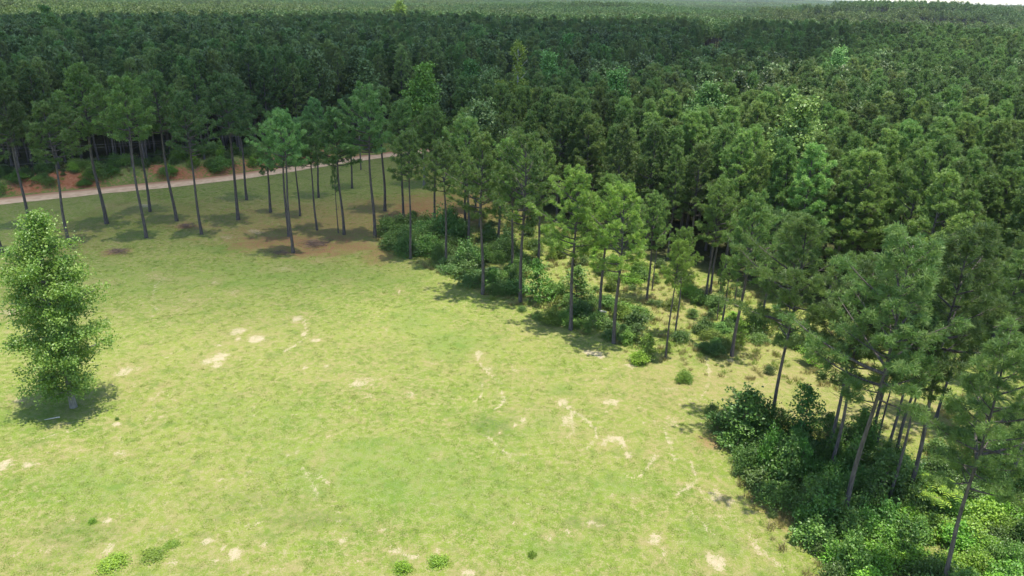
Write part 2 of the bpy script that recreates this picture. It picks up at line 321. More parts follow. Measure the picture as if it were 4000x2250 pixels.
def ground_material():
    m, nt, N, L = mat('meadow_ground')
    geo = N('ShaderNodeNewGeometry')
    def noise(scale, det=4, rough=.55, dist=0):
        n = N('ShaderNodeTexNoise'); n.inputs['Scale'].default_value = scale; n.inputs['Detail'].default_value = det
        n.inputs['Roughness'].default_value = rough; n.inputs['Distortion'].default_value = dist
        L(geo.outputs['Position'], n.inputs['Vector']); return n.outputs['Fac']
    def attr(n):
        a = N('ShaderNodeAttribute'); a.attribute_name = n; return a.outputs['Fac']
    def mix(f, a, b, bt='MIX'):
        x = N('ShaderNodeMix'); x.data_type = 'RGBA'; x.blend_type = bt
        for s, v in ((x.inputs['Factor'], f), (x.inputs[6], a), (x.inputs[7], b)):
            if isinstance(v, tuple): s.default_value = (*v, 1)
            elif isinstance(v, (int, float)): s.default_value = v
            else: L(v, s)
        return x.outputs[2]
    def mth(op, a, b=0, c=0):
        x = N('ShaderNodeMath'); x.operation = op
        for s, v in zip(x.inputs, (a, b, c)):
            if isinstance(v, (int, float)): s.default_value = v
            else: L(v, s)
        return x.outputs[0]
    def step(x, a, b):
        r = N('ShaderNodeMapRange'); r.interpolation_type = 'SMOOTHSTEP'; r.inputs['From Min'].default_value = a; r.inputs['From Max'].default_value = b
        L(x, r.inputs['Value']); return r.outputs[0]
    big = noise(.055, 3); med = noise(.32, 4, .6); sml = noise(2.2, 5, .65); fin = noise(9, 4, .75); fin2 = noise(17, 3, .8)
    g1, g2, y1, tan_ = (.135, .20, .027), (.18, .24, .036), (.24, .26, .06), (.31, .28, .14)
    c = mix(step(med, .38, .62), g1, g2)
    c = mix(mth('MULTIPLY', step(big, .38, .62), .45), c, y1)
    c = mix(mth('MULTIPLY', step(sml, .46, .62), .75), c, y1)
    c = mix(mth('MULTIPLY', step(mth('MULTIPLY_ADD', fin, .6, mth('MULTIPLY', sml, .4)), .475, .59), .9), c, tan_)
    c = mix(mth('MULTIPLY', step(noise(.8, 5, .7, .6), .5, .64), .5), c, (.30, .25, .115))
    c = mix(mth('MULTIPLY', step(noise(.45, 5, .7, .4), .52, .66), .55), c, (.10, .17, .026))
    c = mix(mth('MULTIPLY', step(fin2, .46, .62), .3), c, (.085, .13, .028))
    c = mix(mth('MULTIPLY', attr('lush'), mth('MULTIPLY_ADD', step(sml, .25, .7), .45, .15)), c, (.10, .20, .032))
    c = mix(mth('MULTIPLY', attr('darkw'), step(fin, .35, .6)), c, (.07, .13, .03))
    c = mix(mth('MULTIPLY', attr('dry'), mth('MULTIPLY_ADD', step(mth('MULTIPLY_ADD', sml, .5, mth('MULTIPLY', fin, .5)), .38, .6), .75, .1)), c, (.29, .235, .11))
    lit = mix(step(fin, .35, .65), (.17, .078, .045), (.29, .15, .085))
    c = mix(mth('MULTIPLY', attr('litter'), mth('MULTIPLY_ADD', step(mth('MULTIPLY_ADD', sml, .5, mth('MULTIPLY', fin, .5)), .4, .56), .7, .3)), c, lit)
    sandc = mix(step(fin, .35, .65), (.56, .47, .35), (.38, .31, .20))
    sandc = mix(mth('MULTIPLY', step(noise(.12, 2), .55, .7), .4), sandc, (.58, .41, .27))
    sn = mth('ADD', mth('MULTIPLY', attr('sand'), .92), mth('MULTIPLY', mth('SUBTRACT', mth('MULTIPLY_ADD', fin, .5, mth('MULTIPLY_ADD', sml, .25, mth('MULTIPLY', fin2, .25))), .5), 5.0))
    c = mix(mth('MULTIPLY', step(sn, .45, .95), mth('MULTIPLY_ADD', fin2, .5, .5)), c, sandc)
    c = mix(mth('MULTIPLY', step(mth('MULTIPLY_ADD', med, .45, mth('MULTIPLY', sml, .55)), .6, .72), .7), c, sandc)
    cl = mix(step(sml, .3, .7), (.36, .12, .05), (.46, .21, .11))
    c = mix(step(mth('ADD', attr('clay'), mth('MULTIPLY', mth('SUBTRACT', sml, .5), 1.6)), .35, .6), c, cl)
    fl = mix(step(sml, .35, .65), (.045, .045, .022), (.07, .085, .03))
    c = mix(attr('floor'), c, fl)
    bs = N('ShaderNodeBsdfPrincipled'); bs.inputs['Roughness'].default_value = 1; bs.inputs['Specular IOR Level'].default_value = .1
    L(c, bs.inputs['Base Color'])
    bp = N('ShaderNodeBump'); bp.inputs['Strength'].default_value = .9; bp.inputs['Distance'].default_value = .12
    L(mth('MULTIPLY_ADD', sml, .5, mth('MULTIPLY', fin, .7)), bp.inputs['Height']); L(bp.outputs[0], bs.inputs['Normal'])
    o = N('ShaderNodeOutputMaterial'); L(bs.outputs[0], o.inputs[0])
    return m
GMAT = ground_material()
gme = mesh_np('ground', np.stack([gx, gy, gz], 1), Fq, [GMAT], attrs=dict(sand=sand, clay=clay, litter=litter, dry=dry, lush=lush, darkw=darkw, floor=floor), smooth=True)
ground = bpy.data.objects.new('ground', gme); COL.objects.link(ground); ground['kind'] = 'structure'

# the dirt road: a sheet a few mm above the ground
def road():
    m, nt, N, L = mat('dirt_road')
    geo = N('ShaderNodeNewGeometry'); at = N('ShaderNodeAttribute'); at.attribute_name = 'side'
    n = N('ShaderNodeTexNoise'); n.inputs['Scale'].default_value = .9; n.inputs['Detail'].default_value = 6; L(geo.outputs['Position'], n.inputs['Vector'])
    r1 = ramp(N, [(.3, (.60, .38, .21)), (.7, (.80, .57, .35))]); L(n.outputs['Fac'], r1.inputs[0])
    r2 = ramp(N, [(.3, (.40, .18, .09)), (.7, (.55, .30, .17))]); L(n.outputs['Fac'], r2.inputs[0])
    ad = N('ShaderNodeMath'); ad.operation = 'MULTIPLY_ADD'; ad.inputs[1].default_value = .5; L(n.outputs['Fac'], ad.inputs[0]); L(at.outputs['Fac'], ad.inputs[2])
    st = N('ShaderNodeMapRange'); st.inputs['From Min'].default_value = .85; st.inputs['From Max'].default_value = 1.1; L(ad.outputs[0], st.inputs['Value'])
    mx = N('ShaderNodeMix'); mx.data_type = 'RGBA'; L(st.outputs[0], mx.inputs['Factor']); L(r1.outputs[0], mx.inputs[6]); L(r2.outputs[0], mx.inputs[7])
    bs = N('ShaderNodeBsdfPrincipled'); bs.inputs['Roughness'].default_value = 1; L(mx.outputs[2], bs.inputs['Base Color'])
    o = N('ShaderNodeOutputMaterial'); L(bs.outputs[0], o.inputs[0])
    P = []
    for i in range(len(ROAD)-1):
        a, b = np.array(ROAD[i]), np.array(ROAD[i+1]); n_ = max(2, int(np.hypot(*(b-a))/1.0))
        P += [a+(b-a)*t for t in np.linspace(0, 1, n_, endpoint=False)]
    P = np.array(P)
    k = np.ones(21)/21; P = np.stack([np.convolve(np.pad(P[:, j], 10, 'edge'), k, 'valid') for j in (0, 1)], 1)
    T = unit(np.gradient(P, axis=0)); Nn = np.stack([-T[:, 1], T[:, 0]], 1)
    cols = np.linspace(-1, 1, 9); V = []; sd = []
    for i, p in enumerate(P):
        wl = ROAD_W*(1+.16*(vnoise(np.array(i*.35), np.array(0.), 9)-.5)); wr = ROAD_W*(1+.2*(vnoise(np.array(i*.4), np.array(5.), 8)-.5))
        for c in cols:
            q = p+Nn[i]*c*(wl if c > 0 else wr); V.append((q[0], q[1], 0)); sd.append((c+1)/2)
    V = np.array(V); V[:, 2] = terrain(V[:, 0], V[:, 1])+.03
    n_ = len(P); ii = np.arange(n_*9).reshape(n_, 9)
    F = np.stack([ii[:-1, :-1], ii[1:, :-1], ii[1:, 1:], ii[:-1, 1:]], -1).reshape(-1, 4)[:, ::-1]
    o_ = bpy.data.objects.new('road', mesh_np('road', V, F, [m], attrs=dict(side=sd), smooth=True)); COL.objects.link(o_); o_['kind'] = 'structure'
road()

# ------------------------------------------------------------------ tree prototypes (meshes)
def pine(seed, H=18., cb=.5, rmax=3.0, nl=44, m=13, ln=.34, w=.075, dens=1.0, lean=.0, sides=8, asym=.25, r0=.205, pp=.5, lv=.6):
    r = np.random.default_rng(seed)
    tr = Geo(); cr = Geo()
    z = np.linspace(0, H*.985, 14)
    a0 = r.uniform(0, 6.28)
    cx = lean*H*(z/H)**1.5*math.cos(a0)+.10*np.sin(z*.5+r.uniform(0, 6)); cy = lean*H*(z/H)**1.5*math.sin(a0)+.10*np.sin(z*.43+r.uniform(0, 6))
    cx -= cx[0]; cy -= cy[0]
    rad = r0*(1-z/H*.78)+.07*np.exp(-z/.5)
    z2 = z.copy(); z2[0] = -.4
    tr.tube(np.stack([cx, cy, z2], 1), rad, sides, .5)
    ax = lambda q: np.array([np.interp(q, z, cx), np.interp(q, z, cy), q])
    lopx = r.uniform(0, 6.28)
    P, D = [], []
    for k in range(nl):
        t = ((k+r.uniform(-.4, .4))/nl); t = min(max(t, 0), .995)
        zz = H*(cb+(1-cb)*t*.965)
        az = k*2.399+r.uniform(-.5, .5)
        prof = (.66+.34*sm(0, .2, t))*((1-t)**pp*.92+.12)
        Lb = rmax*prof*r.uniform(lv, 1.2)*(1+asym*math.cos(az-lopx))
        if t < .12 and r.random() < .35: Lb *= .5
        el = .05+.95*t+r.uniform(-.12, .15)
        h = np.array([math.cos(az), math.sin(az), 0])
        s = np.linspace(0, 1, 6)[:, None]
        curve = h*Lb*s*math.cos(el)+np.array([0, 0, 1])*(Lb*s*math.sin(el)*.75+.22*Lb*s*s)
        side = np.cross(h, [0, 0, 1])*r.uniform(-.18, .18)*Lb
        curve = curve+side*s*s+ax(zz)
        rb = max(.02, .012+.022*Lb*(1-.4*t))
        tr.tube(curve, np.linspace(rb, .012, 6), 4, .5, cap=False)
        nt_ = max(3, int((2.5+Lb*3.4)*dens))
        for q in range(nt_):
            u = .28+.72*(q+r.random())/nt_
            p0 = np.array([np.interp(u, s[:, 0], curve[:, j]) for j in range(3)])
            sg = 1 if q % 2 else -1
            ang = r.uniform(.35, 1.15)*sg
            hd = np.array([h[0]*math.cos(ang)-h[1]*math.sin(ang), h[0]*math.sin(ang)+h[1]*math.cos(ang), r.uniform(.05, .65)])
            lt = (.35+.75*(1-u)*1.0+.15*Lb*.5)*r.uniform(.5, 1.1)
            p1 = p0+unit(hd)*lt
            if lt > .35 and q % 2 == 0: tr.tube([p0, (p0+p1)/2+[0, 0, -.03], p1], [.014, .01, .007], 3, .5, cap=False)
            for b in range(r.integers(1, 4)):
                f = 1-.38*b*r.random()
                P.append(p0+(p1-p0)*f+r.normal(0, .12, 3)*(b > 0)); D.append(unit(hd)*.6+np.array([0, 0, .65])+r.normal(0, .3, 3))
        for b in range(3):
            P.append(curve[-1]+r.normal(0, .13, 3)); D.append(unit(curve[-1]-curve[-2])*.7+np.array([0, 0, .5])+r.normal(0, .25, 3))
    for b in range(12): P.append(ax(H*(.965+.03*r.random()))+r.normal(0, .22, 3)); D.append(np.array([0, 0, 1])+r.normal(0, .5, 3))
    # dead stubs below the crown
    for k in range(7):
        zz = H*r.uniform(cb*.55, cb*1.02); az = r.uniform(0, 6.28); l_ = r.uniform(.3, 1.5); h = np.array([math.cos(az), math.sin(az), r.uniform(-.1, .5)])
        p = ax(zz); tr.tube([p, p+h*l_*.5, p+h*l_+[0, 0, .12*l_]], [.025, .016, .008], 3, .5, cap=False)
    needles(cr, np.array(P), np.array(D), m, ln, w, 1.45, r)
    return tr, cr
def broad(seed, H, zb, prof, nb, lpc, lsize, rb0=.2, gap=.5, cl=.42, el0=.35, wob=.3, lv=.55):
    """a broadleaf crown: branches set by prof(t), leaf clusters along their outer part"""
    r = np.random.default_rng(seed); tr = Geo(); cr = Geo()
    z = np.linspace(0, H*.97, 14)
    cx = wob*np.sin(z*.35+r.uniform(0, 6))*(z/H); cy = wob*np.sin(z*.31+r.uniform(0, 6))*(z/H)
    z2 = z.copy(); z2[0] = -.4
    tr.tube(np.stack([cx, cy, z2], 1), rb0*(1-z/H*.88)+.45*rb0*np.exp(-z/.45), 9, .5)
    ax = lambda q: np.array([np.interp(q, z, cx), np.interp(q, z, cy), q])
    C = []; W = []
    for k in range(nb):
        t = min(.99, max(0, (k+r.uniform(-.6, .6))/nb)); zz = zb+(H-zb)*t*.96
        az = k*2.399+r.uniform(-.7, .7); Lb = prof(t)*r.uniform(lv, 1.2)
        el = el0+.7*t+r.uniform(-.2, .2)
        h = np.array([math.cos(az), math.sin(az), 0]); s = np.linspace(0, 1, 7)[:, None]
        cu = ax(zz)+h*Lb*s*math.cos(el*.7)+np.array([0, 0, 1])*(Lb*s*math.sin(el)*.8-.1*Lb*s*s)+np.cross(h, [0, 0, 1])*s*s*r.uniform(-.3, .3)*Lb
        tr.tube(cu, np.linspace(max(.015, .02+.016*Lb), .01, 7), 4, .5, cap=False)
        n_ = max(2, int(Lb/gap))
        for q in range(n_):
            u = .22+.78*(q+.4+.6*r.random())/n_
            p = np.array([np.interp(u, s[:, 0], cu[:, j]) for j in range(3)])
            for b in range(1 if u < .4 else 2):
                c = p+r.normal(0, .3, 3)*np.array([1, 1, .6])*(.4+u*.8); C.append(c); W.append(r.uniform(.7, 1.2))
    for b in range(8): C.append(ax(H*(.93+.06*r.random()))+r.normal(0, .22, 3)); W.append(.6)
    C = np.array(C); W = np.array(W)
    tt = np.repeat(r.random(len(C)), lpc)
    P = np.repeat(C, lpc, 0)+r.normal(size=(len(C)*lpc, 3))*np.array([1, 1, .62])*cl*np.repeat(W, lpc)[:, None]
    leaves(cr, P, lsize, r, tt*.6+.2)
    return tr, cr
def shrub(seed, R=1.4, Hs=1.9, lumps=6, cpl=14, lpc=26, ls=.15, cl=.24):
    r = np.random.default_rng(seed); st = Geo(); cr = Geo(); P = []; T = []
    for k in range(lumps):
        a = k*2.4+r.uniform(-.4, .4); d = R*.62*math.sqrt((k+.3)/lumps)
        c = np.array([math.cos(a)*d, math.sin(a)*d, Hs*r.uniform(.3, .68)]); rad = R*r.uniform(.32, .55)
        st.tube([[math.cos(a)*.08, math.sin(a)*.08, -.2], c*[.5, .5, .45], c+[0, 0, rad*.6]], [.035, .022, .008], 4, .5, cap=False)
        for j in range(cpl):
            n = unit(r.normal(size=3)); n[2] = abs(n[2])*1.1-.25
            q = c+n*rad*r.uniform(.6, 1.1)*np.array([1, 1, 1.15]); q[2] = max(q[2], .12)
            P.append(q); T.append(r.random())
            if j % 3 == 0: st.tube([c*[.8, .8, .7], q], [.012, .005], 3, .5, cap=False)
    for j in range(4):   # leggy shoots
        a = r.uniform(0, 6.28); b0 = np.array([math.cos(a), math.sin(a), 0])*R*r.uniform(0, .5); top = Hs*r.uniform(.95, 1.25)
        st.tube([b0, b0*1.15+[0, 0, top]], [.02, .006], 3, .5, cap=False)
        for f in np.linspace(.65, 1, 4): P.append(b0*(1+.15*f)+[0, 0, top*f]); T.append(r.random())
    for j in range(int(lumps*2.5)):
        a = r.uniform(0, 6.28); P.append(np.array([math.cos(a)*R*.95*r.uniform(.5, 1), math.sin(a)*R*.95*r.uniform(.5, 1), Hs*r.uniform(.06, .3)])); T.append(r.random())
    P = np.array(P); n = len(P)
    Q = np.repeat(P, lpc, 0)+r.normal(size=(n*lpc, 3))*cl*np.array([1, 1, .8]); Q[:, 2] = np.maximum(Q[:, 2], .03)
    leaves(cr, Q, ls, r, np.repeat(np.array(T), lpc)*.6+.2, up=.5)
    return st, cr

# ------------------------------------------------------------------ object helpers
def tagp(o, label=None, cat=None, group=None, kind=None):
    if label: o['label'] = label
    if cat: o['category'] = cat
    if group: o['group'] = group
    if kind: o['kind'] = kind
    return o
def place(name, parts, loc, label, cat, group=None, rz=0., sc=(1, 1, 1), tilt=(0, 0), tone=None):
    """an Empty at the base and one child per part; parts share their mesh data"""
    e_ = bpy.data.objects.new(name, None); COL.objects.link(e_); e_.empty_display_size = .5
    e_.location = loc; e_.rotation_euler = (tilt[0], tilt[1], rz); e_.scale = sc
    tagp(e_, label, cat, group)
    for pn, me in parts:
        c = bpy.data.objects.new(pn, me); COL.objects.link(c); c.parent = e_
        if tone and pn in ('crown', 'foliage', 'needles'): c.color = (*tone, 1)
    return e_
def mk(gs, nm, mats, names):
    return [(names[0], gs[0].mesh(nm+'_'+names[0], [mats[0]], True)), (names[1], gs[1].mesh(nm+'_'+names[1], [mats[1]]))]
TP = [mk(pine(100+i, 18, cb, rm, nl, m=19, ln=.35, w=.062, pp=.6), 'pine', (BARK, PINE), ('trunk', 'crown')) for i, (cb, rm, nl) in enumerate(
    [(.58, 3.7, 42), (.61, 3.5, 40), (.56, 3.9, 46), (.63, 3.4, 38), (.57, 4.0, 44), (.60, 3.8, 42)])]
TH = [mk(pine(200+i, 18, cb, rm, nl, m=26, ln=.36, w=.042, dens=1.0, sides=12, lean=ln_, r0=.145, lv=.4, pp=.6), 'near_pine', (BARK, PINE), ('trunk', 'crown')) for i, (cb, rm, nl, ln_) in enumerate(
    [(.47, 4.4, 44, .01), (.52, 4.6, 46, .02), (.50, 4.1, 42, .0), (.46, 4.4, 44, .015)])]
TQ = [mk(pine(180+i, 18, cb, rm, nl, m=22, ln=.33, w=.052, pp=.6), 'edge_pine', (BARK, PINE), ('trunk', 'crown')) for i, (cb, rm, nl) in enumerate(
    [(.50, 3.8, 46), (.46, 4.1, 50), (.53, 3.6, 44), (.48, 4.2, 48)])]
TI = [mk(pine(150+i, 18, cb, rm, nl, m=20, ln=.36, w=.062, dens=1.1, pp=.72), 'stand_pine', (BARK, PINE), ('trunk', 'crown')) for i, (cb, rm, nl) in enumerate(
    [(.36, 3.6, 54), (.30, 3.8, 58), (.38, 3.3, 50), (.33, 4.1, 58), (.36, 3.4, 52), (.28, 3.7, 54), (.34, 3.1, 48), (.40, 3.8, 50)])]
TS = [mk(pine(300+i, 9, .55, 1.5, 22, m=12, ln=.3, w=.07, sides=6), 'small_pine', (BARK, PINE), ('trunk', 'crown')) for i in range(2)]

# ------------------------------------------------------------------ pines one can tell apart: base pixel, top pixel row, kind, label
EDGE = 'pines standing along the clearing'
PINES = [
 (8, 988, None, 'p', 'grey pine trunk cut by the left edge behind the broadleaf tree'),
 (116, 885, 330, 'p', 'thick dark pine whose foot hides behind the broadleaf tree top'),
 (272, 957, 409, 'p', 'slender pine rising just behind the right side of the broadleaf tree'),
 (417, 874, 262, 'p', 'tall straight pine between the broadleaf tree and the paired trunks'),
 (572, 929, 312, 'p', 'front trunk of the first close pair right of the broadleaf tree'),
 (586, 827, 300, 'p', 'rear trunk of the first close pair, foot in a shadow patch'),
 (691, 862, 290, 'p', 'tall pine with a pale domed crown and one bare side limb'),
 (788, 915, 373, 'p', 'slim pine beside the small dark brush pile on the grass'),
 (931, 859, 300, 'p', 'pine with two bleached bare limbs crossing above the dirt road'),
 (964, 781, 330, 'p', 'pine close behind the one with bare limbs, nearer the road'),
 (1057, 830, 560, 's', 'short small-crowned pine just below the dirt road'),
 (1129, 923, 440, 'p', 'left trunk of the tight pair over reddish pine straw'),
 (1146, 987, 436, 'p', 'nearest pine of the tight pair, foot on the reddish pine straw'),
 (1172, 843, 470, 'p', 'slim trunk just right of and behind the tight pair'),
 (1239, 899, 480, 'p', 'pine with low drooping bough in front of the road bend'),
 (1245, 771, 400, 'p', 'distant dark trunk close to the dirt road bend'),
 (1322, 910, 620, 't', 'very thin crooked pine pole on the open grass'),
 (1344, 916, 430, 'p', 'pine just right of the very thin crooked pole'),
 (1375, 735, 380, 'p', 'far pine whose foot stands near the pinkish road edge'),
 (1465, 926, 342, 'p', 'tall pine at the left end of the dark shrub thicket'),
 (1503, 825, 350, 'p', 'stout dark trunk standing in a round shadow patch'),
 (1576, 857, 400, 'p', 'pine on pine straw just behind the first thicket shrubs'),
 (1603, 1011, 520, 'p', 'thin light grey trunk in front of the thicket left end'),
 (1700, 872, 420, 'p', 'dark trunk behind the crest of the blue-green thicket'),
 (1743, 1045, 560, 'p', 'brownish slim pine in the middle of the blue-green thicket'),
 (1818, 874, 430, 'p', 'rear left trunk of the leaning pair behind the thicket'),
 (1828, 957, 470, 'p', 'front trunk of the leaning pair behind the thicket'),
 (1858, 828, 440, 'p', 'far trunk seen through the gap over brown pine straw'),
 (1885, 1149, 528, 'p', 'tall grey pine at the front edge of the thicket shadow'),
 (1945, 949, 450, 'p', 'dark trunk over bright yellow-green brush behind the thicket'),
 (2001, 1073, 540, 'p', 'dark pine trunk left behind the light green sapling'),
 (2033, 1179, 523, 'p', 'pine touching the left side of the light green sapling'),
 (2101, 1032, 560, 'p', 'trunk rising directly behind the light green sapling'),
 (2229, 1288, 673, 'p', 'yellowish-crowned pine at the corner where the grass bulges in'),
 (2341, 1247, 690, 'p', 'dark trunk beside the first bleached log'),
 (2398, 1340, 725, 'p', 'tall bright-crowned pine with bare cross limbs, foot on the field edge'),
 (2526, 1174, 760, 'p', 'dark trunk in the brush behind the dead branch tangle'),
 (2547, 1133, 800, 't', 'thin pole pine behind the dead branch tangle'),
 (2599, 1400, 942, 'm', 'short leaning pine with a small light crown by lime weeds'),
 (2636, 1317, 900, 'm', 'small dark-trunked pine just behind the short leaning one'),
 (2757, 1175, 720, 'p', 'left of two dark trunks deep in the open understory'),
 (2775, 1146, 700, 'p', 'right of two dark trunks deep in the open understory'),
 (2800, 1252, 1000, 't', 'bare thin stick of a pine in dry grass'),
 (2818, 1276, 1040, 's', 'half-grown pine with narrow crown in dry grass'),
 (2859, 1392, 766, 'p', 'straight pine alone at the mouth of the grassy strip'),
 (2870, 1175, 900, 't', 'thin pole against the lime understory leaves'),
 (2969, 1289, 830, 'p', 'dark trunk rising from the round dark bush'),
 (3008, 1692, 853, 'h', 'big pine with upswept bare lower limbs beside the round bush'),
 (3227, 1795, 1010, 'H', 'left trunk of the near twin pines among the shrubs'),
 (3233, 1870, 1060, 'H', 'right front trunk of the near twin pines among the shrubs'),
 (3294, 2041, 931, 'h', 'largest pine with bluish pompom crown and thick leaning trunk'),
 (3407, 1717, 1000, 'H', 'thick dark trunk behind the largest pine by the grassy strip'),
 (3424, 1735, 1250, 't', 'thin stem hugging the thick dark trunk by the grassy strip'),
 (3453, 1816, 1150, 'm', 'slim dark stem in front of the grassy strip, small crown'),
 (3463, 1989, 1280, 'm', 'slim trunk with a small low tuft of needles in the near shrubs'),
 (3500, 1780, 1060, 'H', 'dark trunk in the gap right of the largest pine'),
 (3541, 1958, 900, 'h', 'tall feathery pine whose foot stands over the yellow-green fronds'),
 (3672, 2335, 1322, 'h', 'nearest pine, foot cut by the bottom edge, darkest low boughs'),
 (3790, 1700, 1000, 'H', 'pine filling the space right of the tall feathery one'),
 (3940, 1880, 1080, 'h', 'broad pine at the right edge above the near leafy shrubs'),
 (4010, 1640, 980, 'H', 'pine at the right edge beside the grassy strip'),
 (3655, 1640, 990, 'H', 'shaded pine behind the tall feathery one'),
 (3880, 1500, 860, 'H', 'pine beyond the grassy strip near the right edge'),
]
occupied = []
hcnt = 0
for k, (u, v, top, kd, lab) in enumerate(PINES):
    p = ground_pt(u, v); zz = float(terrain(p[0], p[1]))
    H = 18.5 if top is None else height_for(p[0], p[1], top)
    occupied.append((p[0], p[1]))
    r_ = random.Random(k*7+3)
    H = min(max(H, 5), 22)
    s = H/18; rz = r_.uniform(0, 6.28)
    if kd == 'p': pr = TP[(k*5+1) % 6] if k < 28 else TQ[(k*3) % 4]; sx = s*r_.uniform(.9, 1.06)
    elif kd in 'hH': pr = TH[hcnt % 4]; hcnt += 1; sx = s*r_.uniform(1.0, 1.12)
    elif kd == 's': pr = TS[k % 2]; s = H/9; sx = s*.85
    elif kd == 'm': pr = TP[3]; sx = s*.8
    else: pr = TS[k % 2]; s = H/9; sx = s*.35
    tone = (1, 1, 1)
    if k in (33, 35, 38): tone = (1.55, 1.4, 1.0)
    elif 24 < k < 46: tone = (1.2, 1.15, 1.0)  # lit look of these edge crowns painted in as a warmer tone
    elif 6 < k < 20: tone = (.9, 1, 1.15)
    elif k == 47: tone = (1.3, 1.22, 1.25)
    elif kd in 'hH': tone = (1.08, 1.0, 1.05)
    place('pine_tree', pr, (p[0], p[1], zz), lab, 'tree', EDGE, rz, (sx, sx, s), (r_.uniform(-.02, .02), r_.uniform(-.02, .02)), tone)
    print('PINE', k, round(p[0], 1), round(p[1], 1), round(H, 1))

# ------------------------------------------------------------------ the stand behind: scatter points
sp = 3.8
bx, by = np.meshgrid(np.arange(-380, 430, sp), np.arange(40, 450, sp))
bx = bx+(np.arange(bx.shape[0]) % 2)[:, None]*sp/2
bx = (bx+rng.uniform(-1.5, 1.5, bx.shape)).ravel(); by = (by+rng.uniform(-1.5, 1.5, by.shape)).ravel()
D1, S1, _ = seg_dist(bx, by, ROAD); D2, S2, _ = seg_dist(bx, by, FRONT)
ok = ((S1 > 0) & (D1 > ROAD_W+5)) | ((S1 <= 0) & (D1 > ROAD_W+3) & (S2 > 0) & (D2 > 1.0))
# only right of / beyond the clearing counts on the near side of the road
ok &= ~((S2 <= 0) & (S1 <= 0))
open_poly = G([(2100, 1020), (2300, 860), (2700, 1000), (3000, 1150), (3300, 1260), (3300, 1400), (2600, 1300)])
uu, vv, ww = project(bx, by, np.full(bx.shape, 12.))
ok &= (uu > -260) & (uu < 4300) & (ww > 5) & (vv < 2400)
occ = np.array(occupied)
dm = np.min(np.hypot(bx[:, None]-occ[None, :, 0], by[:, None]-occ[None, :, 1]), 1)
ok &= dm > 3.4
ok &= rng.random(bx.shape) > .07
ok &= np.hypot(bx, by) < 412+50*(fbm(bx/60, by/60, 33, 3)-.5)
bx, by, uu, vv = bx[ok], by[ok], uu[ok], vv[ok]
# broadleaf trees that stand out of the pines: top pixel, height, tone, label
HW = [(3142, 388, 20, (1.35, 1.3, .95), 'bright light-green broadleaf crown breaking out of the dark pines right of centre'),
 (2776, 330, 18.5, (.85, 1.15, .8), 'small rounded green broadleaf top between dark pines above centre'),
 (3280, 190, 20, (1.0, 1.2, 1.0), 'grey-green broadleaf crown high in the stand beneath the pale ridge'),
 (1648, 246, 20, (1.0, 1.25, .55), 'narrow yellow-green broadleaf spire left of the vine-covered snag'),
 (1832, 232, 18.5, (.7, 1.05, .65), 'dark green narrow spire close left of the vine-covered snag'),
 (1865, 100, 20, (1.0, 1.2, 1.0), 'pale grey-green top alone in the darkest pines'),
 (2150, 208, 19, (1.0, 1.3, 1.0), 'pale green broadleaf crown right of the vine-covered snag'),
 (2218, 130, 20, (.7, 1.1, .7), 'green conical broadleaf high right of the vine-covered snag'),
 (2405, 278, 18.5, (.8, 1.2, .8), 'mid green broadleaf dome where the dark stand meets lighter pines'),
 (195, 55, 20, (1.0, 1.1, .8), 'pale rounded broadleaf crown near the upper left corner'),
 (175, 20, 22, (.75, 1.1, .5), 'bright green pointed broadleaf behind the pale upper left crown'),
 (1560, 5, 22, (1.2, 1.2, .5), 'yellow-green broadleaf dome touching the top edge'),
 (1905, 285, 18, (1.0, 1.1, 1.0), 'low pale broadleaf crown in front of the vine-covered snag'),
 (1880, 400, 17, (1.1, 1.15, 1.2), 'bluish grey-green soft crown behind the clearing pines')]
HP = [mk(broad(400+i, 18, 6, (lambda t, q=q: q*(.35+.65*math.sin(math.pi*min(1, t*1.05+.12))**.8)), 44, 26, .38, gap=.7, cl=.5), 'hardwood', (PBARK, HARD), ('trunk', 'crown')) for i, q in enumerate((3.6, 2.7, 4.4))]
for k, (u, v, H, tone, lab) in enumerate(HW):
    H += 1.5; p = ground_pt(u, v, H)
    for _ in range(8): p = .5*p+.5*ground_pt(u, v, min(31.5, H+float(terrain(p[0], p[1]))))
    print('HW', k, p)
    d = np.hypot(bx-p[0], by-p[1]); keep = d > 4.2; bx, by, uu, vv = bx[keep], by[keep], uu[keep], vv[keep]
    pr = HP[1] if ('spire' in lab or 'conical' in lab or 'pointed' in lab) else HP[k % 2*2]
    s = H/18
    tone = tuple(np.array(tone)*(1.0 if k == 0 else 1.45))
    place('broadleaf_tree', pr, (p[0], p[1], float(terrain(p[0], p[1]))), lab, 'tree', None, k*1.3, (s*1.0, s*1.0, s), tone=tone)
